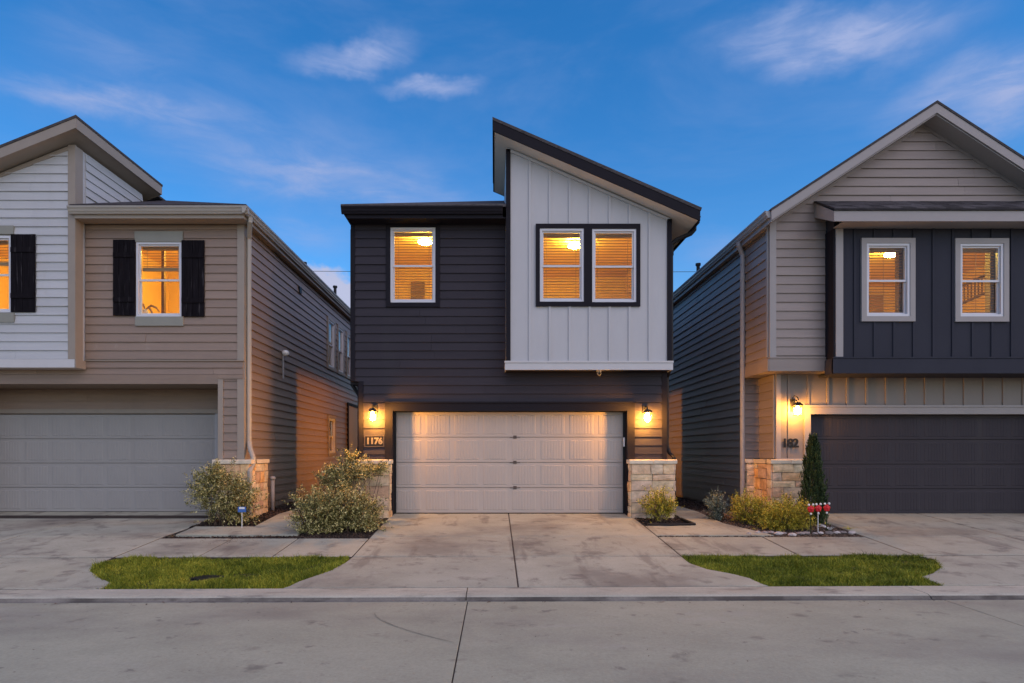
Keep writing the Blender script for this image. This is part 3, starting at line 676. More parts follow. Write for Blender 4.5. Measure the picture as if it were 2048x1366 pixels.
# three dark patches where handles or badges sit down the centre joint of the door
for zc in (.53*1+.01, .53*2+.01, .53*3+.01):
    mb = MB(); q = front(D0+.2); fbox(mb, q, .405, .475, zc-.028, zc+.035, .0, .016); fbox(mb, q, .33, .55, zc-.007, zc+.005, .0, .010); mb.build('hinge_plate', 'bronze', ch)
# upper left window
casing(ch, 'dark_trim', fD, *wL, .09)
window(ch, fD, *wL, tilt=.02)
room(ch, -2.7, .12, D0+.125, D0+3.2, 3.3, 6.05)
ceiling_lamp(X(850, 13.2), 13.2, 6.01, 'bright ceiling lamp behind the single window of the dark wall')
mb = MB(); mb.box(-2.15, -1.80, D0+3.12, D0+3.18, 5.18, 5.69); tag(mb.build('picture_frame', 'room_dark', None), 'dark framed picture seen through the blind of the dark wall window', 'picture')
# bay
DB = 12.05; fB = front(DB); bL, bR = .241, 3.565
rake = lambda x: 7.80 - .4334*(x + .03)   # top of the shed roof
wins = [(.918, 1.80, 4.30, 5.77), (1.965, 2.85, 4.29, 5.76)]
mb = MB(); wall_cells(mb, fB, bL+.09, bR-.09, 3.0, 5.82, wins)
mb.loft([fB(bL+.09, 5.82, 0), fB(bR-.09, 5.82, 0), fB(bR-.09, rake(bR)-.28, 0), fB(bL+.09, rake(bL)-.28, 0)], [fB(bL+.09, 5.82, -.12), fB(bR-.09, 5.82, -.12), fB(bR-.09, rake(bR)-.28, -.12), fB(bL+.09, rake(bL)-.28, -.12)])
mb.build('bay_wall', 'white_board', ch)
mb = MB(); mb.box(bL, bL+.10, DB+.121, 14.1, 3.0, rake(bL)-.3); mb.box(bR-.10, bR, DB+.121, 14.1, 3.0, rake(bR)-.3)
mb.loft([(bL+.1, 14.0, 5.86), (bR-.1, 14.0, 5.86), (bR-.1, 14.0, rake(bR)-.3), (bL+.1, 14.0, rake(bL)-.3)], [(bL+.1, 14.1, 5.86), (bR-.1, 14.1, 5.86), (bR-.1, 14.1, rake(bR)-.3), (bL+.1, 14.1, rake(bL)-.3)])
mb.build('bay_side_wall', 'white_board', ch)
mb = MB(); mb.box(bL, bR, DB+.0, D0-.001, 2.945, 3.0); mb.build('bay_soffit', 'dark_trim', ch)
for i in range(9):
    x = .72 + .4*i - .0
    if x > bR-.15: break
    top = rake(x) - .30; tops = [(3.12, top)]
    if .918-.08 < x < 2.85+.09: tops = [(3.12, 4.30-.09), (5.77+.09, top)]
    for c, e in tops: trim('batten', 'white_board', ch, fB, x-.024, x+.024, c, e, 0, .022)
for a, b in ((bL, bL+.09), (bR-.09, bR)): trim('corner_trim', 'dark_trim', ch, fB, a, b, 3.115, rake(b)-.28, -.12, .03)
trim('bay_skirt', 'white_trim', ch, fB, bL-.02, bR+.02, 2.936, 3.075, -.01, .035); trim('bay_skirt', 'white_trim', ch, fB, bL-.03, bR+.03, 3.077, 3.115, -.01, .05)
trim('bay_skirt', 'white_trim', ch, faceR(bR), DB-.034, D0-.02, 2.936, 3.075, 0, .022)
trim('bay_skirt', 'white_trim', ch, faceL(bL), DB-.034, D0-.02, 2.936, 3.075, 0, .022)
for a, b, c, e in ((.838, .918, 4.21, 5.86), (1.80, 1.965, 4.21, 5.86), (2.85, 2.93, 4.21, 5.86), (.918, 1.80, 5.77, 5.86), (1.965, 2.85, 5.76, 5.86), (.918, 1.80, 4.21, 4.30), (1.965, 2.85, 4.21, 4.29)):
    trim('window_trim', 'dark_trim', ch, fB, a, b, c, e, -.01, .045)
for w in wins: window(ch, fB, *w, tilt=.02)
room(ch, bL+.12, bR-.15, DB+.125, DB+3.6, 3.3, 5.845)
ceiling_lamp(X(1150, 12.95), 12.95, 5.84, 'bright ceiling lamp behind the left window of the white bay')
# tall wardrobe and a picture seen through the right hand bay window
wd = empty('wardrobe', (2.95, 14.9, 3.3), 'tall brown wardrobe behind the right window of the white bay', 'wardrobe')
mb = MB(); mb.box(2.35, 3.40, 14.6, 15.2, 3.31, 5.18); mb.build('body', 'headboard', wd)
mb = MB(); mb.box(2.40, 2.86, 14.575, 14.599, 3.4, 5.13); mb.build('door', 'headboard', wd); mb = MB(); mb.box(2.89, 3.36, 14.575, 14.599, 3.4, 5.13); mb.build('door', 'headboard', wd)
mb = MB(); mb.box(1.05, 1.45, 15.55, 15.62, 3.35, 5.25); tag(mb.build('inner_door', 'headboard', None), 'brown inner door behind the left window of the white bay', 'door')
# shed roof
ry0, ry1 = 11.65, 14.4
xa, xb = -.03, 4.04
mb = MB(); mb.loft([(xa, ry0, rake(xa)), (xb, ry0, rake(xb)), (xb-.02, ry0, rake(xb)-.06), (xa, ry0, rake(xa)-.06)], [(xa, ry1, rake(xa)), (xb, ry1, rake(xb)), (xb-.02, ry1, rake(xb)-.06), (xa, ry1, rake(xa)-.06)])
mb.build('bay_roof', 'shingle', ch)
def slopebar(y0, y1, x0, x1, t0, t1, name, m, par=ch, rk=rake):
    mb = MB(); mb.loft([(x0, y0, rk(x0)-t0), (x1, y0, rk(x1)-t0), (x1, y0, rk(x1)-t1), (x0, y0, rk(x0)-t1)], [(x0, y1, rk(x0)-t0), (x1, y1, rk(x1)-t0), (x1, y1, rk(x1)-t1), (x0, y1, rk(x0)-t1)]); return mb.build(name, m, par)
slopebar(ry0+.01, ry0+.04, xa+.01, xb-.03, .062, .262, 'fascia', 'dark_trim'); slopebar(ry1-.04, ry1-.01, xa+.01, xb-.03, .062, .262, 'fascia', 'dark_trim')
mb = MB(); mb.box(xa+.01, xa+.04, ry0+.041, ry1-.041, rake(xa)-.27, rake(xa)-.065); mb.build('fascia', 'dark_trim', ch)
mb = MB(); mb.box(xb-.06, xb-.03, ry0+.041, ry1-.041, rake(xb)-.28, rake(xb)-.045); mb.build('fascia', 'dark_trim', ch)
slopebar(ry0+.041, ry1-.041, xa+.041, xb-.061, .245, .26, 'soffit', 'white_soffit')
slopebar(DB-.03, DB-.002, bL-.0, bR+.0, .285, .34, 'rake_trim', 'white_trim')
gutter(ch, 'black_metal', [(xb-.03, ry0+.30, rake(xb)-.05), (xb-.03, ry1, rake(xb)-.05)], (1, 0), .13)
gx = xb+.02; gz = rake(xb)-.19
mb = MB(); mb.tube([(gx, 12.15, gz+.03), (gx, 12.15, gz-.05), (gx-.07, 12.16, gz-.13), (RX+.15, 12.2, gz-.24), (RX+.05, 12.22, gz-.33), (RX+.05, 12.22, gz-.55)], .045, 8); mb.build('downspout', 'black_metal', ch)
spout(ch, 'black_metal', [(RX+.05, 12.24, gz-.5), (RX+.05, 12.24, 3.05), (RX+.05, 12.55, 2.85), (RX+.05, 12.55, 1.42), (RX+.09, 12.5, 1.27), (RX+.16, 12.42, 1.18), (RX+.16, 12.42, .1)])
# main roof
ez, ex, ey, pt = 6.22, -3.05, 11.93, .44
hip = lambda x, y: ez + pt*min(x-ex, y-ey)
rx_ = .425
mb = MB(); xq = bL-.005
def roofpoly(pts): mb.add(pts + [(p[0], p[1], p[2]-.05) for p in pts], [tuple(range(len(pts))), tuple(range(len(pts), 2*len(pts)))[::-1]] + [(i, (i+1) % len(pts), len(pts)+(i+1) % len(pts), len(pts)+i) for i in range(len(pts))])
roofpoly([(ex, ey, ez), (xq, ey, ez), (xq, ey+(xq-ex), ez+pt*(xq-ex))])
rz = ez+pt*(rx_-ex)
roofpoly([(ex, ey, ez), (xq, ey+(xq-ex), ez+pt*(xq-ex)), (rx_, ey+(rx_-ex), rz), (rx_, 28.4, rz), (ex, 28.4, ez)])
roofpoly([(rx_, 14.6, rz), (3.9, 14.6, ez), (3.9, 28.4, ez), (rx_, 28.4, rz)])
mb.build('roof', 'shingle', ch)
trim('fascia', 'dark_trim', ch, front(ey+.11), ex+.09, xq-.06, ez-.24, ez-.03, -.02, .0); mb = MB(); mb.box(ex+.09, ex+.12, ey+.13, 28.3, ez-.24, ez-.02); mb.build('fascia', 'dark_trim', ch)
mb = MB(); mb.box(ex+.121, bL-.01, ey+.131, D0-.001, ez-.235, ez-.205); mb.build('soffit', 'dark_trim', ch)
gutter(ch, 'dark_trim', [(ex-.0, ey+.105, ez-.035), (xq-.06, ey+.105, ez-.035)], (0, -1)); gutter(ch, 'dark_trim', [(ex+.085, ey+.12, ez-.035), (ex+.085, 28, ez-.035)], (-1, 0))
trim('frieze_board', 'dark_trim', ch, fD, LXu, bL-.01, 5.99, 6.10, .0, .045)
# left downspout
spout(ch, 'black_metal', [(LXu-.05, 12.72, 6.0), (LXu-.05, 12.72, 2.85), (LXu-.05, 12.72, 2.72), (LX-.05, 12.72, 2.45), (LX-.05, 12.72, 1.45), (LX-.09, 12.7, 1.3), (LX-.16, 12.6, 1.2), (LX-.16, 12.6, .1)])
# stone piers
def pier(parent, x0, x1, y0, y1, top, seed, faces='FLR', z0=-.12):
    mb = MB(); mb.box(x0+.01, x1-.01, y0+.01, y1, z0, top-.085); pr = mb.build('stone_pier', 'mortar', parent)
    stones(pr, front(y0+.011), x0+.012, x1-.012, z0, top-.09, seed)
    if 'L' in faces: stones(pr, faceL(x0+.011), y0, y1, z0, top-.09, seed+1)
    if 'R' in faces: stones(pr, faceR(x1-.011), y0, y1, z0, top-.09, seed+2)
    n = max(1, round((x1-x0)/.42)); w = (x1-x0+.08)/n; rng = random.Random(seed)
    for i in range(n):
        a, b = x0-.04+i*w+.003, x0-.04+(i+1)*w-.003; k = 6; mb = MB(); A, B = [], []
        for s_ in range(k+1):
            x = a+(b-a)*s_/k; j = rng.uniform(-.007, .007)
            A.append([(x, y0-.045+j, top-.082), (x, y0-.05+j*1.3, top-.012), (x, y0-.038+j, top), (x, y1, top), (x, y1, top-.082)])
        for p, q in zip(A, A[1:]): mb.add(p+q, [(i2, (i2+1) % 5, 5+(i2+1) % 5, 5+i2) for i2 in range(5)])
        mb.add(A[0], [(4, 3, 2, 1, 0)]); mb.add(A[-1], [(0, 1, 2, 3, 4)])
        mb.build('cap_stone', 'cap_stone', pr, fix=False)
    return pr
pier(ch, LX-.10, oL-.03, 12.17, 12.398, 1.135, 11); pier(ch, LX-.10, LX-.003, 12.40, 13.3, 1.135, 12, 'L')
pier(ch, oR+.03, RX+.10, 12.17, 12.398, 1.135, 21); pier(ch, RX+.003, RX+.10, 12.40, 13.3, 1.135, 22, 'R')

# ================================================================== left house
lh = empty('house', (-8.3, D0, 0), 'left two-storey taupe house with black shutters over a wide grey garage door', 'house', 'row of houses')
lR = -5.177; lBX = -8.45; lBD = 12.1; fLB = front(lBD)
wC = (-7.38, -6.44, 4.08, 5.62); wA = (-10.645, -9.716, 4.10, 5.64)
goR, goz, gD = -5.69, 2.695, 13.3
mb = MB(); wall_cells(mb, fD, lBX, lR, goz, 6.12, [wC]); wall_cells(mb, fD, goR, lR, -.3, goz, []); wall_cells(mb, fD, -12.2, lBX, goz, 3.1, []); wall_cells(mb, fD, -12.2, -11.3, -.3, goz, [])
mb.build('front_wall', 'taupe_siding', lh)
siding(lh, fD, lBX+.02, lR-.12, 3.185, 6.02, 'taupe_siding', holes=[(wC[0]-.47, wC[0], 4.09, 5.66), (wC[0]-.02, wC[1]+.03, wC[2]-.19, wC[3]+.22), (wC[1], wC[1]+.48, 4.07, 5.66)], base=2.85)
siding(lh, fD, -12.2, lR-.0, 2.89, 3.165, 'taupe_siding', base=2.85)
trim('header_board', 'taupe_siding', lh, fD, -12.2, goR+.0, goz-.0, 2.885, -.01, .022)
trim('header_board', 'taupe_siding', lh, fD, goR+.002, lR, 2.80, 2.885, -.01, .022)
siding(lh, fD, goR+.11, lR-.12, 1.14, 2.78, 'taupe_siding', base=.98)
trim('corner_trim', 'taupe_trim', lh, fD, goR, goR+.105, 1.14, 2.79, -.01, .036)
trim('corner_trim', 'taupe_trim', lh, fD, lR-.115, lR+.03, 1.14, 2.79, -.01, .036)
trim('corner_trim', 'taupe_trim', lh, fD, lR-.115, lR+.03, 3.19, 6.0, -.01, .036)
trim('band_board', 'taupe_trim', lh, fD, lBX+.02, lR+.03, 3.166, 3.188, -.01, .05)
trim('corner_trim', 'taupe_trim', lh, faceR(lR), D0+.001, D0+.10, 1.14, 6.0, 0, .03)
# recess, door
mb = MB(); mb.box(goR, goR+.12, D0+.122, gD+.3, -.2, goz+.1); mb.box(-12.2, goR, D0+.122, gD+.3, goz+.001, goz+.1); mb.box(-12.2, goR, gD+.12, gD+.2, 2.13, goz); mb.build('garage_recess', 'taupe_siding', lh)
siding(lh, front(gD+.12), -12.2, goR, 2.25, goz, 'taupe_siding', base=2.25)
trim('door_casing', 'taupe_trim', lh, front(gD+.12), -12.2, goR, 2.15, 2.245, 0, .05); trim('door_casing', 'taupe_trim', lh, front(gD+.12), goR-.5, goR, 0, 2.149, 0, .02)
garage_door(lh, front(gD), -11.06, -6.18, -.03, 2.12, 'grey_door')
trim('door_track', 'grey_metal', lh, front(gD), -6.175, -6.11, -.03, 2.14, -.02, .03)
# window with shutters
window(lh, fD, *wC, blind='part', tilt=.1, drop=.36)
trim('window_head', 'sage_trim', lh, fD, wC[0]-.02, wC[1]+.03, wC[3], wC[3]+.215, -.01, .05); trim('window_apron', 'sage_trim', lh, fD, wC[0]-.01, wC[1]+.04, wC[2]-.19, wC[2], -.01, .05)
shutter(lh, fD, wC[0]-.465, wC[0]-.004, 4.10, 5.66); shutter(lh, fD, wC[1]+.004, wC[1]+.475, 4.08, 5.65)
# white bay
mb = MB(); wall_cells(mb, fLB, -12.2, lBX-.0, 3.05, 5.9, [wA])
lrake = lambda x: 7.88 - .40*(-8.17 - x)
mb.loft([fLB(-12.2, 5.9, 0), fLB(lBX, 5.9, 0), fLB(lBX, lrake(lBX)-.3, 0), fLB(-12.2, lrake(-12.2)-.3, 0)], [fLB(-12.2, 5.9, -.12), fLB(lBX, 5.9, -.12), fLB(lBX, lrake(lBX)-.3, -.12), fLB(-12.2, lrake(-12.2)-.3, -.12)])
mb.box(lBX-.12, lBX-.002, lBD+.121, 14.4, 3.05, lrake(lBX)-.3); mb.box(-12.2, -12.08, lBD+.121, 28, 3.05, 5.9)
mb.build('bay_wall', 'white_siding', lh)
clipL = lambda z: (max(-12.2, -8.17 - (7.88-.31-z)/.40) if z > 5.9 else -12.2, 0)
siding(lh, fLB, -12.2, lBX-.12, 3.16, 7.55, 'white_siding', holes=[(wA[0]-.5, wA[1]+.0, wA[2]-.19, wA[3]+.2), (wA[0], wA[1]+.505, 4.10, 5.67)], clip=clipL, base=3.16)
siding(lh, faceR(lBX), D0+.0, 14.4, 6.1, 7.47, 'white_siding', base=6.05)
trim('corner_trim', 'taupe_trim', lh, fLB, lBX-.12, lBX+.028, 3.16, lrake(lBX)-.30, -.01, .034)
trim('corner_trim', 'taupe_trim', lh, faceR(lBX), lBD+.011, lBD+.19, 3.16, lrake(lBX)-.31, 0, .03)
trim('bay_skirt', 'white_trim', lh, fLB, -12.2, lBX+.01, 2.99, 3.158, -.3, .03); trim('bay_skirt', 'taupe_trim', lh, faceR(lBX), lBD-.03, D0-.026, 2.99, 3.158, .011, .035)
window(lh, fLB, *wA, blind='part', tilt=.1, drop=.36)
trim('window_head', 'sage_trim', lh, fLB, wA[0]-.05, wA[1]+.06, wA[3]+.03, wA[3]+.20, -.01, .05); trim('window_apron', 'sage_trim', lh, fLB, wA[0]-.05, wA[1]+.07, wA[2]-.2, wA[2]-.01, -.01, .05)
shutter(lh, fLB, wA[1]+.006, wA[1]+.50, 4.10, 5.665); shutter(lh, fLB, wA[0]-.5, wA[0]-.006, 4.10, 5.665)
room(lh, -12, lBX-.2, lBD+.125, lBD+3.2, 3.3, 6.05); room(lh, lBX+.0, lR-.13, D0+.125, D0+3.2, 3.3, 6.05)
ceiling_lamp(-6.75, 13.9, 6.04, 'ceiling lamp behind the shuttered window of the taupe wall'); ceiling_lamp(-10.2, 13.6, 6.04, 'ceiling lamp behind the window of the left house white bay')
# interior door edge and a potted plant in the shuttered window
mb = MB(); mb.box(-7.42, -7.36, 13.38, 13.46, 3.35, 6.0); tag(mb.build('door_frame', 'room_dark', None), 'dark edge of an inner door frame behind the shuttered window', 'door frame')
vp = empty('potted_plant', (-7.52, 12.9, 3.95), 'drooping brown plant in a pale vase at the foot of the shuttered window', 'plant')
mb = MB(); mb.tube([(-7.50, 12.9, 3.31), (-7.50, 12.9, 4.1), (-7.50, 12.9, 4.30), (-7.50, 12.9, 4.36)], [.08, .08, .07, .04], 12); mb.build('vase', 'white_plastic', vp, smooth=True)
for dx, dz in ((.32, -.04), (.18, -.14), (-.10, .06)):
    mb = MB(); mb.tube([(-7.50, 12.9, 4.34), (-7.50+dx*.4, 12.9, 4.45+dz*.3), (-7.50+dx*.75, 12.9, 4.42+dz*.7), (-7.50+dx, 12.88, 4.33+dz)], [.010, .026, .024, .006], 6); mb.build('leaf', 'headboard', vp, smooth=True)
# side wall with windows
sideW = [(18.66, 19.36, 3.97, 5.42), (19.85, 20.52, 3.97, 5.42), (21.05, 21.72, 3.97, 5.42), (18.72, 19.42, 1.25, 2.35)]
fLS = faceR(lR); door_s = (21.15, 22.75, 0.0, 2.93)
mb = MB(); wall_cells(mb, fLS, D0+.121, 28, -.3, 6.12, sideW); mb.box(-12.2, -12.08, D0+.122, 28, -.3, 3.049); mb.box(-12.07, lR-.13, 27.88, 28, -.3, 6.1); mb.build('side_wall', 'taupe_siding', lh)
siding(lh, fLS, D0+.10, 25.0, .02, 6.0, 'taupe_siding', holes=[(a-.09, b+.09, c-.09, e+.09) for a, b, c, e in sideW]+[(door_s[0]-.1, door_s[1]+.1, 0, door_s[3]+.1)], base=-.02)
for w in sideW:
    casing(lh, 'taupe_trim', fLS, *w, .09); window(lh, fLS, *w, bm='white_blind', tilt=1.25)
room(lh, lR-3, lR-.13, 18.2, 22.3, 3.4, 6.0); room(lh, lR-3, lR-.13, 18.2, 22.3, .3, 2.9)
trim('side_door', 'orange_door', lh, fLS, *door_s, 0, .05)
for a, b, c, e in ((door_s[0]-.1, door_s[0], 0, door_s[3]+.1), (door_s[1], door_s[1]+.1, 0, door_s[3]+.1), (door_s[0], door_s[1], door_s[3], door_s[3]+.1)): trim('door_casing', 'dark_trim', lh, fLS, a, b, c, e, 0, .07)
# shed roof of the bay (falls to the left)
lry0, lry1 = 11.72, 14.8; xa2, xb2 = -12.6, -8.17
mb = MB(); mb.loft([(xa2, lry0, lrake(xa2)), (xb2, lry0, lrake(xb2)), (xb2, lry0, lrake(xb2)-.05), (xa2, lry0, lrake(xa2)-.05)], [(xa2, lry1, lrake(xa2)), (xb2, lry1, lrake(xb2)), (xb2, lry1, lrake(xb2)-.05), (xa2, lry1, lrake(xa2)-.05)]); mb.build('bay_roof', 'shingle', lh)
slopebar(lry0+.012, lry0+.04, xa2, xb2-.012, .052, .245, 'fascia', 'taupe_trim', lh, lrake); slopebar(lry1-.04, lry1-.012, xa2, xb2-.012, .052, .245, 'fascia', 'taupe_trim', lh, lrake)
mb = MB(); mb.box(xb2-.04, xb2-.01, lry0+.041, lry1-.041, lrake(xb2)-.255, lrake(xb2)-.055); mb.build('fascia', 'taupe_trim', lh)
slopebar(lry0+.041, lry1-.041, xa2, xb2-.041, .225, .24, 'soffit', 'taupe_trim', lh, lrake)
slopebar(lBD-.03, lBD-.003, -12.2, lBX-.1, .275, .36, 'rake_trim', 'taupe_trim', lh, lrake)
# main roof
lex = -4.93; mb = MB(); xq2 = lBX+.005; L = lex-xq2
roofpoly([(lex, ey, ez), (xq2, ey+L, ez+pt*L), (xq2, ey, ez)]); roofpoly([(lex, ey, ez), (lex, 28.4, ez), (xq2, 28.4, ez+pt*L), (xq2, ey+L, ez+pt*L)]); roofpoly([(xq2, 15, ez+pt*L), (xq2, 28.4, ez+pt*L), (-12.4, 28.4, ez), (-12.4, 15, ez)])
mb.build('roof', 'shingle', lh)
gxl = -8.70
trim('fascia', 'taupe_trim', lh, front(ey+.11), lBX+.03, lex-.09, ez-.24, ez-.03, -.02, 0); mb = MB(); mb.box(lex-.12, lex-.09, ey+.131, 28.3, ez-.24, ez-.02); mb.build('fascia', 'taupe_trim', lh)
mb = MB(); mb.box(lBX+.03, lex-.121, ey+.131, D0-.001, ez-.235, ez-.205); mb.box(lR+.001, lex-.121, D0, 28, ez-.235, ez-.205); mb.build('soffit', 'taupe_trim', lh)
gutter(lh, 'tan_metal', [(lBX+.0-.05, ey+.105, ez-.035), (lex+.02, ey+.105, ez-.035)], (0, -1)); gutter(lh, 'tan_metal', [(lex-.085, ey+.0, ez-.037), (lex-.085, 28, ez-.037)], (1, 0))
trim('frieze_board', 'taupe_trim', lh, fD, lBX+.03, lR, 5.985, 6.1, 0, .045)
spout(lh, 'tan_metal', [(lex-.03, 12.2, ez-.16), (lex-.03, 12.2, ez-.24), (lR+.075, 12.50, ez-.50), (lR+.075, 12.50, 1.52), (lR+.13, 12.42, 1.36), (lR+.24, 12.30, 1.18), (lR+.25, 12.28, 1.05), (lR+.25, 12.11, .9), (lR+.25, 12.11, .0)], .09)
pier(lh, goR+.04, lR+.24, 12.16, 12.398, 1.135, 31); pier(lh, lR+.003, lR+.24, 12.40, 13.1, 1.135, 32, 'R')

# ================================================================== right house
rD = 12.0; fR = front(rD); rL = 5.5; lowD = 12.45; fRl = front(lowD); lowL = 5.841
rh = empty('house', (8.6, D0, 0), 'right two-storey grey gabled house with a navy batten bay over a dark garage door', 'house', 'row of houses')
apx, apz, gs = 8.575, 8.095, .65
rrake = lambda x: apz - gs*abs(x-apx)
rO = 11.75
mb = MB(); wall_cells(mb, fR, rL, rO, 2.91, 6.0, [(7.15, 8.1, 3.9, 5.4), (8.97, 9.92, 3.9, 5.4)])
mb.loft([fR(rL+.05, 6.0, 0), fR(11.6, 6.0, 0), fR(apx, rrake(apx)-.22, 0)], [fR(rL+.05, 6.0, -.12), fR(11.6, 6.0, -.12), fR(apx, rrake(apx)-.22, -.12)])
mb.build('front_wall', 'gray_siding', rh)
clipR = lambda z: (rL, rO) if z < 5.95 else (apx-(apz-.24-z)/gs, apx+(apz-.24-z)/gs)
siding(rh, fR, rL+.13, rO, 3.185, 7.85, 'gray_siding', holes=[(6.63, 12.3, 2.9, 6.3)], clip=lambda z: (max(rL+.13, clipR(z)[0]), clipR(z)[1]), base=3.04)
trim('corner_trim', 'gray_trim', rh, fR, rL, rL+.13, 3.185, 5.98, -.01, .036); trim('band_board', 'gray_siding', rh, fR, rL-.012, rO, 2.905, 3.15, -.01, .04); trim('band_board', 'gray_siding', rh, fR, rL-.015, rO, 3.152, 3.183, -.01, .055)
trim('corner_trim', 'gray_trim', rh, faceL(rL), rD+.011, rD+.08, 3.185, 5.98, 0, .03); trim('band_board', 'gray_siding', rh, faceL(rL), rD-.03, 13.12, 2.905, 3.15, .013, .04)
# side wall
fRS = faceL(rL)
mb = MB(); wall_cells(mb, fRS, rD+.121, 28, 2.9, 6.0, []); wall_cells(mb, fRS, 13.2, 28, -.3, 2.9, [])
mb.box(lowL, lowL+.12, lowD+.121, 13.199, -.3, 2.905); mb.box(rL+.121, lowL+.12, 13.2, 13.3, -.3, 2.905); mb.box(rL+.0, lowL, rD+.125, 13.19, 2.906, 2.95); mb.box(11.63, 11.75, rD+.121, 28, 2.91, 6.0); mb.box(11.63, 11.75, lowD+.121, 28, -.3, 2.905); mb.box(5.62, 11.63, 27.88, 28, -.3, 6.0); mb.build('side_wall', 'gray_siding', rh)
siding(rh, faceR(11.75), rD+.02, 28, .0, 5.95, 'gray_siding', joined='side_cladding')
siding(rh, fRS, rD+.08, 13.14, 3.152, 5.92, 'gray_siding', base=3.04); siding(rh, fRS, 13.14, 25, .02, 5.92, 'gray_siding', base=-.03)
siding(rh, faceL(lowL), lowD+.06, 13.19, 1.14, 2.9, 'gray_siding', base=.98); siding(rh, front(13.2), rL, lowL, 1.14, 2.9, 'gray_siding', base=.98)
# lower front
roL, roz = 6.557, 2.075
mb = MB(); wall_cells(mb, fRl, lowL, rO, -.3, 2.905, [(roL, 11.45, -.4, roz)]); mb.box(lowL, rO, rD+.125, lowD+.1, 2.906, 2.95); mb.build('lower_wall', 'gray_panel', rh)
trim('corner_trim', 'gray_trim', rh, fRl, lowL, lowL+.095, 1.16, 2.9, -.01, .036); trim('corner_trim', 'gray_trim', rh, faceL(lowL), lowD+.011, lowD+.06, 1.16, 2.9, 0, .03)
for i in range(15):
    x = 6.11+.405*i
    if x > 11.7: break
    trim('batten', 'gray_panel', rh, fRl, x-.022, x+.022, 1.16 if x < roL-.12 else roz+.19, 2.9, 0, .022)
trim('door_casing', 'gray_trim', rh, fRl, roL-.13, 11.6, roz, roz+.14, -.01, .036); trim('door_casing', 'gray_trim', rh, fRl, roL-.15, 11.6, roz+.142, roz+.185, -.01, .055); trim('door_casing', 'gray_trim', rh, fRl, roL-.13, roL, 0, roz, -.01, .036); trim('door_casing', 'gray_trim', rh, fRl, 11.45, 11.58, 0, roz, -.01, .036)
mb = MB(); mb.box(roL-.02, roL+.002, lowD-.01, lowD+.22, -.05, roz); mb.box(roL, 11.45, lowD-.01, lowD+.22, roz-.002, roz+.02); mb.build('door_jamb', 'gray_trim', rh)
garage_door(rh, front(lowD+.17), roL+.004, 11.44, .0, roz-.005, 'dark_door')
trim('sill_trim', 'gray_trim', rh, fRl, lowL, roL-.135, 1.13, 1.16, -.01, .06)
# bay
bD = 11.7; fRB = front(bD); rbL = 6.63; rw_ = [(7.245, 8.09, 3.93, 5.35), (9.065, 9.91, 3.925, 5.345)]
mb = MB(); wall_cells(mb, fRB, rbL, 11.62, 2.83, 5.66, rw_); mb.box(rbL+.0, rbL+.1, bD+.121, rD-.002, 2.83, 5.66); mb.box(rbL+.1, 11.62, bD+.122, lowD-.002, 2.83, 2.87); mb.box(11.52, 11.62, bD+.121, rD-.002, 2.83, 5.9); mb.build('bay_wall', 'navy_panel', rh)
trim('bay_skirt', 'navy_panel', rh, fRB, rbL-.04, 11.62, 2.82, 3.11, -.01, .04); trim('bay_skirt', 'navy_panel', rh, fRB, rbL-.04, 11.62, 3.112, 3.14, -.01, .055); trim('bay_skirt', 'navy_panel', rh, faceL(rbL), bD-.03, rD-.045, 2.82, 3.11, 0, .04)
trim('corner_trim', 'gray_trim', rh, fRB, rbL+.02, rbL+.16, 3.142, 5.64, -.01, .036); trim('corner_trim', 'dark_trim', rh, faceL(rbL), bD-.02, rD-.025, 3.142, 5.64, 0, .02)
for i in range(14):
    x = 7.03+.382*i
    if x > 11.56: break
    tops = [(3.142, 5.64)]
    for a, b, c, e in rw_:
        if a-.12 < x < b+.12: tops = [(3.142, c-.11), (e+.10, 5.64)]
    for c, e in tops: trim('batten', 'navy_panel', rh, fRB, x-.022, x+.022, c, e, 0, .022)
for w in rw_: casing(rh, 'gray_trim', fRB, *w, .10); window(rh, fRB, *w, cols=2, tilt=.02)
room(rh, rbL+.15, 11.52, bD+.125, bD+4.2, 3.3, 5.69)
ceiling_lamp(X(1784, 13.0), 13.0, 5.68, 'bright ceiling lamp behind the left window of the navy bay')
# handrail seen through the second window, dresser through the first
hr = empty('stair_rail', (10.9, 13.6, 4.3), 'dark sloping stair rail with balusters behind the right window of the navy bay', 'stair rail')
mb = MB(); mb.box(11.28, 11.35, 13.57, 13.63, 3.32, 5.48); mb.build('newel', 'room_dark', hr)
for j in range(8):
    x = 10.66+.08*j; z_ = 4.66+.32*(j/8); mb = MB(); mb.box(x-.011, x+.011, 13.59, 13.61, z_, z_+.40); mb.build('baluster', 'room_dark', hr)
for dz in (0, .40): mb = MB(); mb.hexa([(10.6, 13.57, 4.62+dz), (11.3, 13.57, 4.94+dz), (11.3, 13.63, 4.94+dz), (10.6, 13.63, 4.62+dz), (10.6, 13.57, 4.68+dz), (11.3, 13.57, 5.0+dz), (11.3, 13.63, 5.0+dz), (10.6, 13.63, 4.68+dz)]); mb.build('handrail', 'room_dark', hr)
mb = MB(); mb.box(9.83, 10.22, 15.75, 15.85, 3.32, 5.42); tag(mb.build('inner_door', 'headboard', None), 'dark inner door behind the left window of the navy bay', 'door')
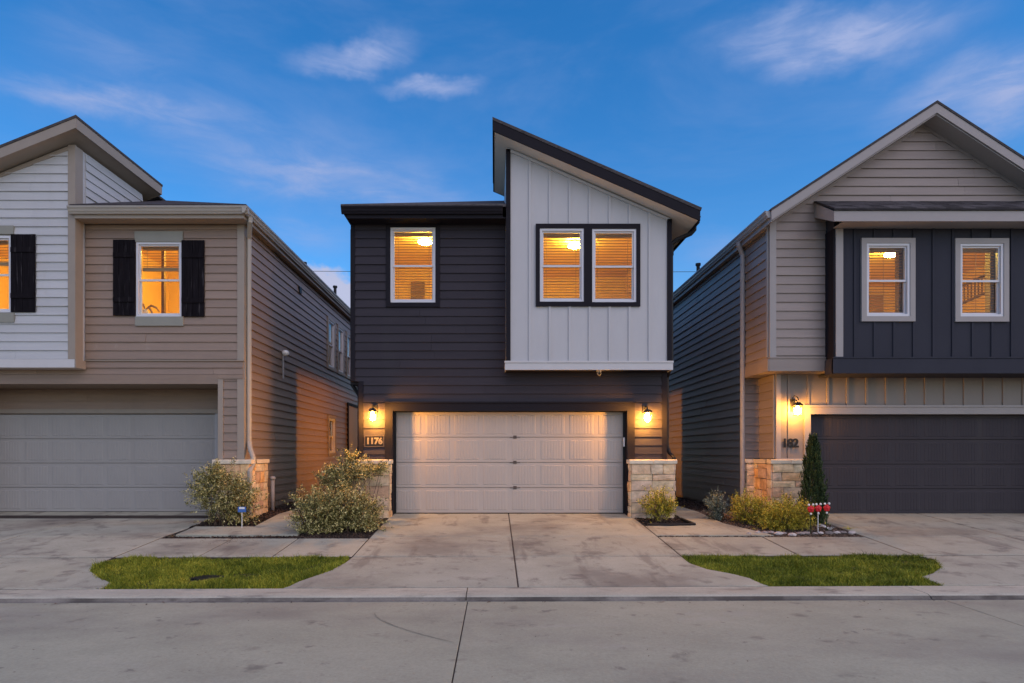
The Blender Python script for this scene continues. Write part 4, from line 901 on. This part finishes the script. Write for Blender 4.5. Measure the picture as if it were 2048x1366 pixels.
# bay roof
fy, fx = 11.25, 6.385
def lean(x0, x1, y0, z0, y1, z1, t, name, m):
    mb = MB(); mb.hexa([(x0, y0, z0-t), (x1, y0, z0-t), (x1, y1, z1-t), (x0, y1, z1-t), (x0, y0, z0), (x1, y0, z0), (x1, y1, z1), (x0, y1, z1)]); return mb.build(name, m, rh)
rf = lean(fx, 11.85, fy, 5.86, rD-.001, 6.31, .03, 'bay_roof', 'shingle')
rng = random.Random(4)
for r_ in range(5):
    t0, t1 = r_/5, (r_+1)/5+.04; x = fx+.02-rng.uniform(0, .15); y0 = fy+(rD-fy)*t0; y1 = min(fy+(rD-fy)*t1, rD-.03); z0 = 5.86+.45*t0; z1 = 5.86+.45*(y1-fy)/(rD-fy)
    while x < 11.6:
        w = rng.uniform(.22, .34); a, b = max(x, fx), x+w-.006; h = rng.uniform(.008, .016); mb = MB()
        if b > a: mb.hexa([(a, y0, z0+.001), (b, y0, z0+.001), (b, y1, z1+.001), (a, y1, z1+.001), (a, y0, z0+h+.004), (b, y0, z0+h+.004), (b, y1, z1+.004), (a, y1, z1+.004)]); mb.build('shingle', M['shingle'], rf, fix=False)
        x += w
trim('fascia', 'gray_trim', rh, front(fy+.03), fx+.01, 11.85, 5.63, 5.825, -.02, 0); mb = MB()
ra = [(fy+.051, 5.63), (fy+.051, 5.83), (rD-.002, 6.27), (rD-.002, 5.98)]
mb.loft([(fx+.012, y, z) for y, z in ra], [(fx+.04, y, z) for y, z in ra]); mb.build('fascia', 'gray_trim', rh)
mb = MB(); mb.box(rbL-.01, 11.85, fy+.051, bD-.001, 5.645, 5.665); mb.build('soffit', 'gray_trim', rh)
mb = MB(); rs = [(fy+.051, 5.66), (fy+.051, 5.68), (rD-.003, 6.03), (rD-.003, 6.01)]; mb.loft([(fx+.041, y, z) for y, z in rs], [(rbL-.012, y, z) for y, z in rs]); mb.build('soffit', 'gray_trim', rh)
mb = MB(); mb.loft([(rbL-.002, y, z) for y, z in ((bD, 5.655), (rD-.003, 5.655), (rD-.003, 6.12), (bD, 5.9))], [(rbL+.1, y, z) for y, z in ((bD, 5.655), (rD-.003, 5.655), (rD-.003, 6.12), (bD, 5.9))]); mb.build('bay_wall', 'navy_panel', rh)
# gable roof
gy0, gy1, gx0, gx1 = 11.6, 28.4, 5.36, 11.9
for s_ in (-1, 1):
    xe = gx0 if s_ < 0 else gx1; mb = MB()
    mb.loft([(apx, gy0, apz), (xe, gy0, rrake(xe)), (xe, gy0, rrake(xe)-.05), (apx, gy0, apz-.05)], [(apx, gy1, apz), (xe, gy1, rrake(xe)), (xe, gy1, rrake(xe)-.05), (apx, gy1, apz-.05)]); mb.build('roof', 'shingle', rh)
    slopebar(gy0+.012, gy0+.04, apx, xe+.012*(-s_), .052, .235, 'fascia', 'gray_trim', rh, rrake)
    slopebar(gy0+.041, rD-.0, apx, xe+.03*(-s_), .24, .262, 'soffit', 'gray_trim', rh, rrake)
    slopebar(rD-.026, rD-.002, apx, xe+.2*(-s_), .26, .33, 'rake_trim', 'gray_siding', rh, rrake)
mb = MB(); mb.box(gx0+.01, gx0+.04, gy0+.041, 28.2, rrake(gx0)-.25, rrake(gx0)-.055); mb.build('fascia', 'gray_trim', rh)
mb = MB(); mb.box(gx0+.041, rL-.001, rD+.0, 28.2, rrake(gx0)-.245, rrake(gx0)-.225); mb.build('soffit', 'gray_trim', rh)
gutter(rh, 'grey_metal', [(gx0+.012, gy0+.06, rrake(gx0)-.03), (gx0+.012, 28, rrake(gx0)-.03)], (-1, 0))
spout(rh, 'grey_metal', [(gx0-.04, 13.05, rrake(gx0)-.15), (gx0-.04, 13.05, rrake(gx0)-.22), (rL-.075, 13.1, rrake(gx0)-.42), (rL-.075, 13.1, -.02)], .09)
pier(rh, 5.67, roL-.14, 12.25, lowD-.002, 1.135, 41, 'L'); pier(rh, 5.67, lowL-.003, lowD+.0, 13.1, 1.135, 42, 'L'); pier(rh, rL, 5.80, 13.08, 13.198, 1.135, 43, 'L')

# ================================================================== wall lanterns, numbers, fittings
def lantern(x, yw, z, label, hook=False, bulb='bulb', n=(0, -1), group='lit wall lanterns'):
    """wall lantern: plate, arm, hood, four panes in a cage, base, lit bulb; yw = the wall's face"""
    off = .21; fr = Frame((x, yw), (1, 0) if n[1] else (0, 1), n)
    t = empty('wall_lantern', fr(0, z, 0), label, 'lamp', group)
    mb = MB(); fbox(mb, fr, -.055, .055, z-.02, z+.24, .0, .02); mb.build('back_plate', 'black_metal', t)
    mb = MB(); mb.tube([fr(0, z+.19, .015), fr(0, z+.215, .08), fr(0, z+.20, .16), fr(0, z+.155, off)], .011, 6)
    if hook: mb.tube([fr(0, z+.17, .03), fr(-.02, z+.26, .05), fr(0, z+.30, .09), fr(.035, z+.27, .13), fr(.02, z+.2, off)], .010, 6)
    mb.build('arm', 'black_metal', t)
    mb = MB(); sq = lambda r, zz: [fr(-r, zz, off-r), fr(r, zz, off-r), fr(r, zz, off+r), fr(-r, zz, off+r)]
    mb.loft(sq(.085, z+.085), sq(.078, z+.105)); mb.loft(sq(.074, z+.1055), sq(.035, z+.155)); mb.build('hood', 'black_metal', t)
    mb = MB()
    for a, b, c, e in ((-.058, .058, -.058, -.046), (-.058, .058, .046, .058), (-.058, -.046, -.046, .046), (.046, .058, -.046, .046)): fbox(mb, fr, a, b, z-.112, z-.10, off+c, off+e)
    mb.build('base_ring', 'black_metal', t)
    for i, j in ((-1, -1), (1, -1), (1, 1), (-1, 1)):
        mb = MB(); mb.tube([fr(i*.054, z-.10, off+j*.054), fr(i*.066, z+.085, off+j*.066)], .005, 4); mb.build('cage_bar', 'black_metal', t)
    for k in range(4):
        a, b = sq(.050, z-.099), sq(.061, z+.084); i, j = k, (k+1) % 4; mb = MB(); mb.add([a[i], a[j], b[j], b[i]], [(0, 1, 2, 3)]); mb.build('glass_pane', 'lamp_glass', t, fix=False)
    mb = MB(); c = fr(0, z-.03, off); mb.tube([(c[0], c[1], z-.095), (c[0], c[1], z-.07), (c[0], c[1], z+.04), (c[0], c[1], z+.07)], [.020, .040, .040, .016], 10); mb.build('bulb', bulb, t, smooth=True)
    return t
lantern(X(747, 12.25), D0-.024, Z(832, 12.22), 'lit black wall lantern left of the beige garage door')
lantern(X(1293, 12.25), D0-.024, Z(834, 12.22), 'lit black wall lantern right of the beige garage door')
lantern(X(1592, 12.3), lowD-.001, Z(820, 12.28), 'lit black wall lantern with a hooked arm above the number by the dark garage door', True, 'bulb_dim')
lantern(-1.551, 17.42, 1.80, 'lit black wall lantern in the left side entry of the middle house', False, 'bulb_side', (-1, 0)).rotation_euler = (0, 0, 0)
lantern(2.201, 18.13, 1.80, 'lit black wall lantern in the right side entry of the middle house', False, 'bulb_far', (1, 0))

def digits(name, txt, fr, s, z, size, m, parent=None, d=.0, depth=.012, bold=.008):
    cu = bpy.data.curves.new(name, 'FONT'); cu.body = txt; cu.size = size; cu.extrude = depth/2; cu.offset = bold; cu.align_x = 'CENTER'; cu.align_y = 'CENTER'; cu.resolution_u = 4
    tmp = bpy.data.objects.new('tmp', cu); COL.objects.link(tmp); bpy.context.view_layer.update()
    me = bpy.data.meshes.new_from_object(tmp.evaluated_get(bpy.context.evaluated_depsgraph_get())); bpy.data.objects.remove(tmp)
    me.materials.clear(); me.materials.append(M[m]); me.name = name
    o = bpy.data.objects.new(name, me); COL.objects.link(o); p = Vector(fr(s, z, d+depth/2)); o.rotation_euler = (R(90), 0, 0)
    if parent: o.parent = parent; p = p - org(parent)
    o.location = p; return o
pq = empty('number_plaque', fD(X(748.5, 12.36), Z(882, 12.36), .03), 'small framed house number plaque 1176 under the lantern left of the beige door', 'house number')
sx, sz = X(748.5, 12.36), Z(882.5, 12.36)
mb = MB(); fbox(mb, fD, sx-.195, sx+.195, sz-.105, sz+.105, .026, .036); mb.build('plate', 'black_metal', pq)
mb = MB()
for a, b, c, e in ((-.205, .205, -.115, -.10), (-.205, .205, .10, .115), (-.205, -.19, -.10, .10), (.19, .205, -.10, .10)): fbox(mb, fD, sx+a, sx+b, sz+c, sz+e, .026, .046)
mb.build('frame', 'bronze', pq)
for i, c_ in enumerate('1176'): digits('digit', c_, fD, sx-.128+.085*i, sz, .175, 'bronze_light', pq, .036)
nq = empty('house_number', fRl(6.13, 1.47, .02), 'black house number 182 under the lantern by the dark garage door', 'house number')
for i, c_ in enumerate('182'): digits('digit', c_, fRl, 6.02+.115*i, Z(887, 12.42), .25, 'black_metal', nq, .024)
# security camera under the white bay
cx_, cz_ = X(1198, 12.2), 2.945
sc_ = empty('security_camera', (cx_, 12.2, cz_), 'small dark dome camera under the skirt of the white bay', 'camera')
mb = MB(); mb.tube([(cx_, 12.2, cz_), (cx_, 12.2, cz_-.03)], .05, 12); mb.build('mount', 'white_plastic', sc_)
mb = MB(); mb.ball((cx_, 12.18, cz_-.06), .045, .045, .045, 12, 8); mb.build('housing', 'tan_metal', sc_, smooth=True)
mb = MB(); mb.tube([(cx_, 12.15, cz_-.065), (cx_, 12.128, cz_-.07)], .026, 10); mb.build('lens', 'black_metal', sc_)
# small camera at the corner of the left garage recess
mb = MB(); mb.tube([(goR-.05, 13.0, 2.50), (goR-.09, 12.9, 2.48)], .025, 8); mb.ball((goR-.10, 12.87, 2.47), .035, .035, .035, 8, 6); tag(mb.build('sensor', 'white_plastic', None), 'small white sensor at the top corner of the left garage recess', 'sensor')
mb = MB(); fbox(mb, front(D0+.15), oR-.05, oR-.02, Z(893, 12.5), Z(875, 12.5), .02, .05); tag(mb.build('key_pad', 'white_plastic', None), 'small white key pad on the right jamb of the beige garage door', 'key pad')
# vents, pipes on the left house wall
t = empty('floodlight', (lR+.02, 14.62, 3.7), 'white dome light with a conduit on the side wall of the left house', 'light')
mb = MB(); mb.ball((lR+.10, 14.62, 3.70), .09, .09, .075, 10, 6); mb.build('dome', 'white_plastic', t, smooth=True)
mb = MB(); mb.tube([(lR+.04, 14.62, 3.66), (lR+.04, 14.62, 3.08)], .018, 6); mb.build('conduit', 'grey_metal', t)
mb = MB(); fbox(mb, fLS, 15.82, 15.98, 5.50, 5.66, .0, .06); tag(mb.build('wall_vent', 'black_metal', None), 'small dark square vent high on the side wall of the left house', 'vent')
def vent(x, y, z, label, h=.4):
    t = empty('roof_vent', (x, y, z), label, 'vent pipe', 'vent pipes on the roofs'); mb = MB(); mb.tube([(x, y, z), (x, y, z+h)], .05, 8); mb.build('pipe', 'black_metal', t)
    mb = MB(); mb.tube([(x, y, z+h-.01), (x, y, z+h+.05)], .075, 8); mb.build('cap', 'black_metal', t)
vent(-5.35, 20.2, 6.38, 'far vent pipe on the eave of the left house roof', .45); vent(-5.5, 17.4, 6.44, 'near vent pipe on the eave of the left house roof', .30)
vent(5.75, 16.9, 6.2, 'thin vent pipe far back on the right house roof', .35); vent(5.6, 12.9, 6.10, 'short square vent near the front eave of the right house roof', .06)
t = empty('utility_post', (-4.98, 13.5, 0), 'grey utility riser with a rounded cap beside the left stone pier', 'riser')
mb = MB(); mb.tube([(-4.98, 13.5, -.1), (-4.98, 13.5, .68)], .045, 10); mb.build('post', 'grey_metal', t, smooth=True)
mb = MB(); mb.ball((-4.98, 13.5, .70), .075, .075, .05, 10, 6); mb.build('cap', 'grey_metal', t, smooth=True)
# overhead wires far behind
for (x0, z0, x1, z1, y, lab) in ((-60, 14.2, 60, 14.0, 41, 'upper thin overhead wire in the gap beside the left house'), (-60, 16.9, -5, 16.5, 64, 'lower thin overhead wire in the gap beside the left house')):
    mb = MB(); mb.tube([(x0+(x1-x0)*i/12, y, z0+(z1-z0)*i/12-.5*(1-((i-6)/6)**2)) for i in range(13)], .018, 4); tag(mb.build('overhead_wire', 'black_metal', None), lab, 'wire', 'overhead wires')

# ================================================================== plants
def leaves_bush(name, lobes, n, m, label, cat, leaf=.034, seed=0, group=None, twigs=40, ground=None, up=.35):
    """twiggy stems from the ground and sprays of small folded leaves"""
    rng = random.Random(seed); x, y = lobes[0][0], lobes[0][1]; z0 = zg(y)-.03 if ground is None else ground
    t = empty(name, (x, y, z0), label, cat, group); ST = MB(); V, Fc = [], []; k = 0
    wt = [l[3]*l[4]*l[5] for l in lobes]
    for b in range(int(n*1.25)):
        cx, cy, cz, rx0, ry0_, rz0 = rng.choices(lobes, wt)[0]
        while True:
            d = Vector((rng.gauss(0, 1), rng.gauss(0, 1), rng.gauss(0, 1)))
            if d.length > .05: break
        d.normalize(); r_ = rng.uniform(.45, 1.0)**.6*(1+.16*math.sin(d.x*7+seed)*math.sin(d.z*6+seed*2)+rng.uniform(-.22, .26))
        tip = Vector((cx+d.x*rx0*r_, cy+d.y*ry0_*r_, cz+d.z*rz0*r_))
        if mnoise.noise(tip*6.5+Vector((seed*3.1, 0, 0))) < -.12 and rng.random() < .85: continue
        if rng.random() < .05: tip += d*rng.uniform(.05, .16)
        if tip.z < z0+.02: tip.z = z0+.02+rng.uniform(0, .06)
        out = Vector((d.x, d.y, d.z+up+rng.uniform(-.3, .3))).normalized(); L = rng.uniform(.09, .19); st = tip-out*L
        if b < twigs:
            root = Vector((cx+(x-cx)*.4+rng.uniform(-.06, .06), cy+rng.uniform(-.06, .06), z0)); mid = root.lerp(tip, .5)+Vector((rng.uniform(-.05, .05), rng.uniform(-.05, .05), .03)); ST.tube([root, mid, tip], [.009, .006, .002], 4)
        sidev = out.orthogonal().normalized(); c = rng.randint(7, 11)
        for i in range(c):
            f = i/(c-1); p = st.lerp(tip, f); a = i*2.4+rng.uniform(-.4, .4); q = out.cross(sidev); ra = (sidev*math.cos(a)+q*math.sin(a))
            dr = (ra*rng.uniform(.6, 1.0)+out*rng.uniform(.3, .9)+Vector((0, 0, rng.uniform(-.2, .2)))).normalized(); l_ = leaf*rng.uniform(.5, 1.4)*(1-.3*f); w_ = dr.cross(Vector((rng.uniform(-.4, .4), rng.uniform(-.4, .4), 1))).normalized()*l_*.27; up_ = dr.cross(w_).normalized()*l_*.08
            m1 = p+dr*l_*.5; V += [tuple(p), tuple(m1+w_+up_), tuple(p+dr*l_), tuple(m1-w_+up_)]; Fc += [(k, k+1, k+2), (k, k+2, k+3)]; k += 4
    ST.build('stems', 'twig', t, fix=False); mb = MB(); mb.v, mb.f = V, Fc; mb.build('foliage', m, t, fix=False); return t
SG = 'pale leafy shrubs'; GG = 'golden leafy shrubs'
leaves_bush('shrub', [(-5.18, 11.5, .46, .66, .40, .58), (-5.5, 11.45, .66, .36, .3, .44), (-4.88, 11.5, .36, .44, .36, .44), (-5.30, 11.5, .85, .30, .25, .30)], 1700, 'leaf_pale', 'pale green shrub in front of the left stone pier and grey garage door', 'shrub', seed=1, group=SG, leaf=.050)
leaves_bush('shrub', [(-2.66, 10.95, .26, .50, .42, .52), (-2.34, 10.95, .16, .42, .36, .42), (-2.9, 11.0, .2, .35, .3, .4)], 1450, 'leaf_pale', 'rounded pale shrub in front, beside the edge of the middle driveway', 'shrub', seed=2, group=SG, leaf=.050)
leaves_bush('shrub', [(-3.30, 10.75, .18, .38, .36, .48), (-3.08, 10.8, .24, .34, .3, .48)], 1100, 'leaf_pale', 'twiggy pale shrub next to the walk between the left and middle house', 'shrub', seed=3, group=SG, leaf=.050, twigs=70)
leaves_bush('shrub', [(-2.85, 11.8, .90, .56, .30, .24), (-2.42, 11.88, 1.02, .40, .18, .18), (-3.12, 11.8, .74, .42, .32, .30), (-2.80, 11.85, 1.17, .30, .24, .19), (-2.26, 11.95, .96, .24, .14, .18)], 1150, 'leaf_pale', 'taller shrub behind the others, lit by the lantern over the left stone pier', 'shrub', seed=4, group=SG, leaf=.048, twigs=70)
leaves_bush('shrub', [(3.20, 11.75, .27, .32, .28, .34), (3.40, 11.78, .24, .22, .2, .26)], 720, 'leaf_gold', 'small golden shrub before the stone pier right of the beige door', 'shrub', seed=5, group=GG, leaf=.040)
leaves_bush('shrub', [(4.45, 12.0, .20, .26, .24, .32)], 420, 'leaf_blue', 'small blue-green shrub at the foot of the right house downspout', 'shrub', seed=6, leaf=.040)
leaves_bush('shrub', [(4.86, 11.6, .20, .32, .28, .34), (5.18, 11.6, .18, .28, .25, .30)], 800, 'leaf_gold', 'golden shrub beside the blue-green one in the right bed', 'shrub', seed=7, group=GG, leaf=.040)
leaves_bush('shrub', [(5.38, 11.05, .10, .36, .32, .36), (5.66, 11.1, .10, .30, .3, .36), (5.1, 11.1, .04, .28, .28, .30)], 1150, 'leaf_gold', 'broad golden shrub at the front of the right bed, before the cypress', 'shrub', seed=8, group=GG, leaf=.040)
leaves_bush('shrub', [(5.78, 11.95, .22, .32, .2, .26)], 350, 'leaf_gold', 'golden shrub half hidden between the right stone pier and the cypress', 'shrub', seed=12, group=GG, leaf=.040)
# cypress
def cypress(x, y, h, r_, label, seed):
    rng = random.Random(seed); z0 = zg(y)-.02; t = empty('cypress', (x, y, z0), label, 'tree')
    mb = MB(); mb.tube([(x, y, z0), (x, y, z0+h*.5), (x+.01, y, z0+h*.92)], [.03, .02, .005], 6); mb.build('trunk', 'twig', t)
    V, Fc = [], []; k = 0
    for b in range(1500):
        f = rng.random()**1.25; a = rng.uniform(0, 6.283); zz = z0+.04+f*(h-.10); R_ = r_*(1-f)**.62*(1+.16*math.sin(f*17+b % 5)+.22*math.sin(a*3+f*9))*rng.uniform(.45, 1.15)+.012
        p0 = Vector((x+math.cos(a)*R_*.7, y+math.sin(a)*R_*.7, zz-.06)); d = Vector((math.cos(a)*.32, math.sin(a)*.32, 1)).normalized(); L = rng.uniform(.12, .24)*(1-.35*f)
        for i in range(14):
            u = i/13; p = p0+d*L*u; an = i*2.4; s = d.orthogonal().normalized(); q = d.cross(s); dr = (d*1.2+(s*math.cos(an)+q*math.sin(an))*.7).normalized(); l_ = rng.uniform(.025, .045); w_ = dr.cross(Vector((rng.uniform(-1, 1), rng.uniform(-1, 1), .3))).normalized()*l_*.22
            V += [tuple(p-w_), tuple(p+w_), tuple(p+dr*l_)]; Fc.append((k, k+1, k+2)); k += 3
    mb = MB(); mb.v, mb.f = V, Fc; mb.build('crown', 'leaf_dark', t, fix=False)
cypress(6.22, 11.7, 1.72, .29, 'narrow dark green cypress between the right stone pier and dark garage door', 3)
leaves_bush('dwarf_shrub', [(5.98, 11.6, .28, .10, .1, .36)], 120, 'leaf_dark', 'thin dark upright shrub touching the left side of the cypress', 'shrub', seed=9, leaf=.03)
# striped grassy tuft
def tuft(x, y, label, n, m, L, seed):
    rng = random.Random(seed); z0 = zg(y)-.03; t = empty('grass_tuft', (x, y, z0), label, 'plant')
    for i in range(n):
        a = rng.uniform(0, 6.283); l_ = L*rng.uniform(.6, 1.1); dx, dy = math.cos(a), math.sin(a); mb = MB(); w = .006; pts = []
        for u in (0, .35, .7, 1): pts.append((x+dx*l_*u*.8, y+dy*l_*u*.5, z0+l_*(.75*u*1.25-.75*u*u*.85)))
        V = []
        for j, p in enumerate(pts): ww = w*(1-.8*j/3); V += [(p[0]-dy*ww-.001, p[1]+dx*ww, p[2]), (p[0]+dy*ww+.001, p[1]-dx*ww, p[2]+.002)]
        mb.add(V, [(2*j, 2*j+1, 2*j+3, 2*j+2) for j in range(3)]); mb.build('leaf', m, t, fix=False)
tuft(6.16, 11.0, 'striped pale grassy tuft under the red garden ornaments', 26, 'white_plastic', .30, 2)
tuft(6.50, 11.0, 'small green grassy tuft at the corner of the right driveway', 14, 'leaf_gold', .22, 4)
# red and white garden stakes
for i, (px, py) in enumerate(((1621, 1018), (1636, 1017), (1653, 1016))):
    D = 10.72; x, z = X(px, D), Z(py, D); lab = ['leftmost', 'middle', 'rightmost'][i]+' of the three red and white garden stakes below the cypress'
    t = empty('garden_stake', (x, D, zg(D)), lab, 'garden stake', 'red and white garden stakes')
    mb = MB(); mb.tube([(x, D, zg(D)-.05), (x, D, z-.05)], .006, 6); mb.build('stem', 'white_plastic' if i == 1 else 'leaf_dark', t)
    mb = MB()
    for k in range(5):
        a = 6.283*k/5+.3; mb.ball((x+.032*math.cos(a), D-.01, z+.032*math.sin(a)), .034, .025, .034, 8, 5)
    mb.ball((x, D-.02, z), .03, .03, .03, 8, 5); mb.build('bloom', 'red', t, smooth=True)
    for dx, dz in ((-.035, .075), (.04, .08), (.0, -.085)):
        mb = MB(); mb.ball((x+dx, D-.012, z+dz), .020, .02, .022, 8, 5); mb.build('tip', 'white_plastic', t, smooth=True)
# blue plant tag at the left shrub
D = 11.12; x, z = X(484, D), Z(1019, D)
t = empty('plant_tag', (x, D, zg(D)), 'small blue tag on a white stake before the pale shrub at the left house', 'tag')
mb = MB(); mb.box(x-.075, x+.075, D-.006, D+.006, z-.05, z+.05); mb.build('card', 'blue_plastic', t)
mb = MB(); mb.box(x-.05, x+.05, D-.009, D-.0065, z+.01, z+.045); mb.build('stripe', 'white_plastic', t)
mb = MB(); mb.tube([(x, D, zg(D)-.05), (x, D, z-.05)], .007, 6); mb.build('stake', 'white_plastic', t)
# black edging at the small right bed
mb = MB(); E = [(2.90, 11.33), (3.35, 11.30), (3.80, 11.36), (3.72, 11.9)]
for p, q in zip(E, E[1:]):
    mb.tube([(p[0], p[1], zg(p[1])+.015), (q[0], q[1], zg(q[1])+.015)], .028, 6)
tag(mb.build('bed_edging', 'black_metal', None), 'black rounded edging strip round the small bed right of the middle driveway', 'edging')
# border rocks of the right bed
rng = random.Random(9)
place = [((1498+i*14.5+rng.uniform(-3, 3)), 1068+rng.uniform(-3, 2), rng.uniform(.05, .095)) for i in range(15)]
for i, (px, py, r_) in enumerate(place):
    x, y = gpt(px, py); mb = MB(); mb.ball((x, y, zg(y)+.0), r_, r_*.7, r_*.42, 7, 4)
    mb.v = [(a+rng.uniform(-.15, .15)*r_, b+rng.uniform(-.12, .12)*r_, c+rng.uniform(-.1, .1)*r_) for a, b, c in mb.v]
    tag(mb.build('edging_rock', 'rock', None, fix=False), 'border stone of the right bed beside the pavement, '+['first', 'second', 'third', 'fourth', 'fifth', 'sixth', 'seventh', 'eighth', 'ninth', 'tenth', 'eleventh', 'twelfth', 'thirteenth', 'fourteenth', 'fifteenth'][i]+' from the left', 'rock', 'border stones of the right bed')

# leaf litter blown along the kerb, the beds and the walks
rng = random.Random(77); mb = MB()
def bit(x, y, z, sz):
    a = rng.uniform(0, 6.283); c, s_ = math.cos(a)*sz, math.sin(a)*sz; l_ = rng.uniform(.3, .6); t = rng.uniform(0, .5)*sz
    mb.add([(x-c, y-s_, z+.003), (x+s_*l_, y-c*l_, z+.004+t*.5), (x+c, y+s_, z+.003+t), (x-s_*l_, y+c*l_, z+.004+t*.3)], [(0, 1, 2, 3)])
for _ in range(150):
    x = rng.uniform(-8, 8); y = kerb_y(x)-.48-abs(rng.gauss(0, .10)); bit(x, y, ROAD, rng.uniform(.008, .022))
for _ in range(70): bit(rng.uniform(-7, 7), rng.uniform(4.6, 6.9), ROAD, rng.uniform(.006, .016))
for _ in range(150):
    x = rng.gauss(-4.5, .35); y = 10.22-abs(rng.gauss(0, .22)); bit(x, y, zg(y), rng.uniform(.008, .02))
for _ in range(110):
    x = rng.uniform(2.9, 6.6); y = 10.35-abs(rng.gauss(0, .12)); bit(x, y, zg(y), rng.uniform(.008, .018))
for _ in range(60):
    x = rng.uniform(-5.6, -3.5); y = rng.uniform(10.6, 11.2); bit(x, y, zg(y), rng.uniform(.006, .016))
for _ in range(50):
    x = rng.choice((-2.1, 2.8))+rng.gauss(0, .08); y = rng.uniform(9.2, 12.2); bit(x, y, zg(y), rng.uniform(.008, .02))
tag(mb.build('leaf_litter', 'chips', None, fix=False), 'scattered dry leaves and grit on the paving and along the kerb', 'leaf litter', kind='stuff')
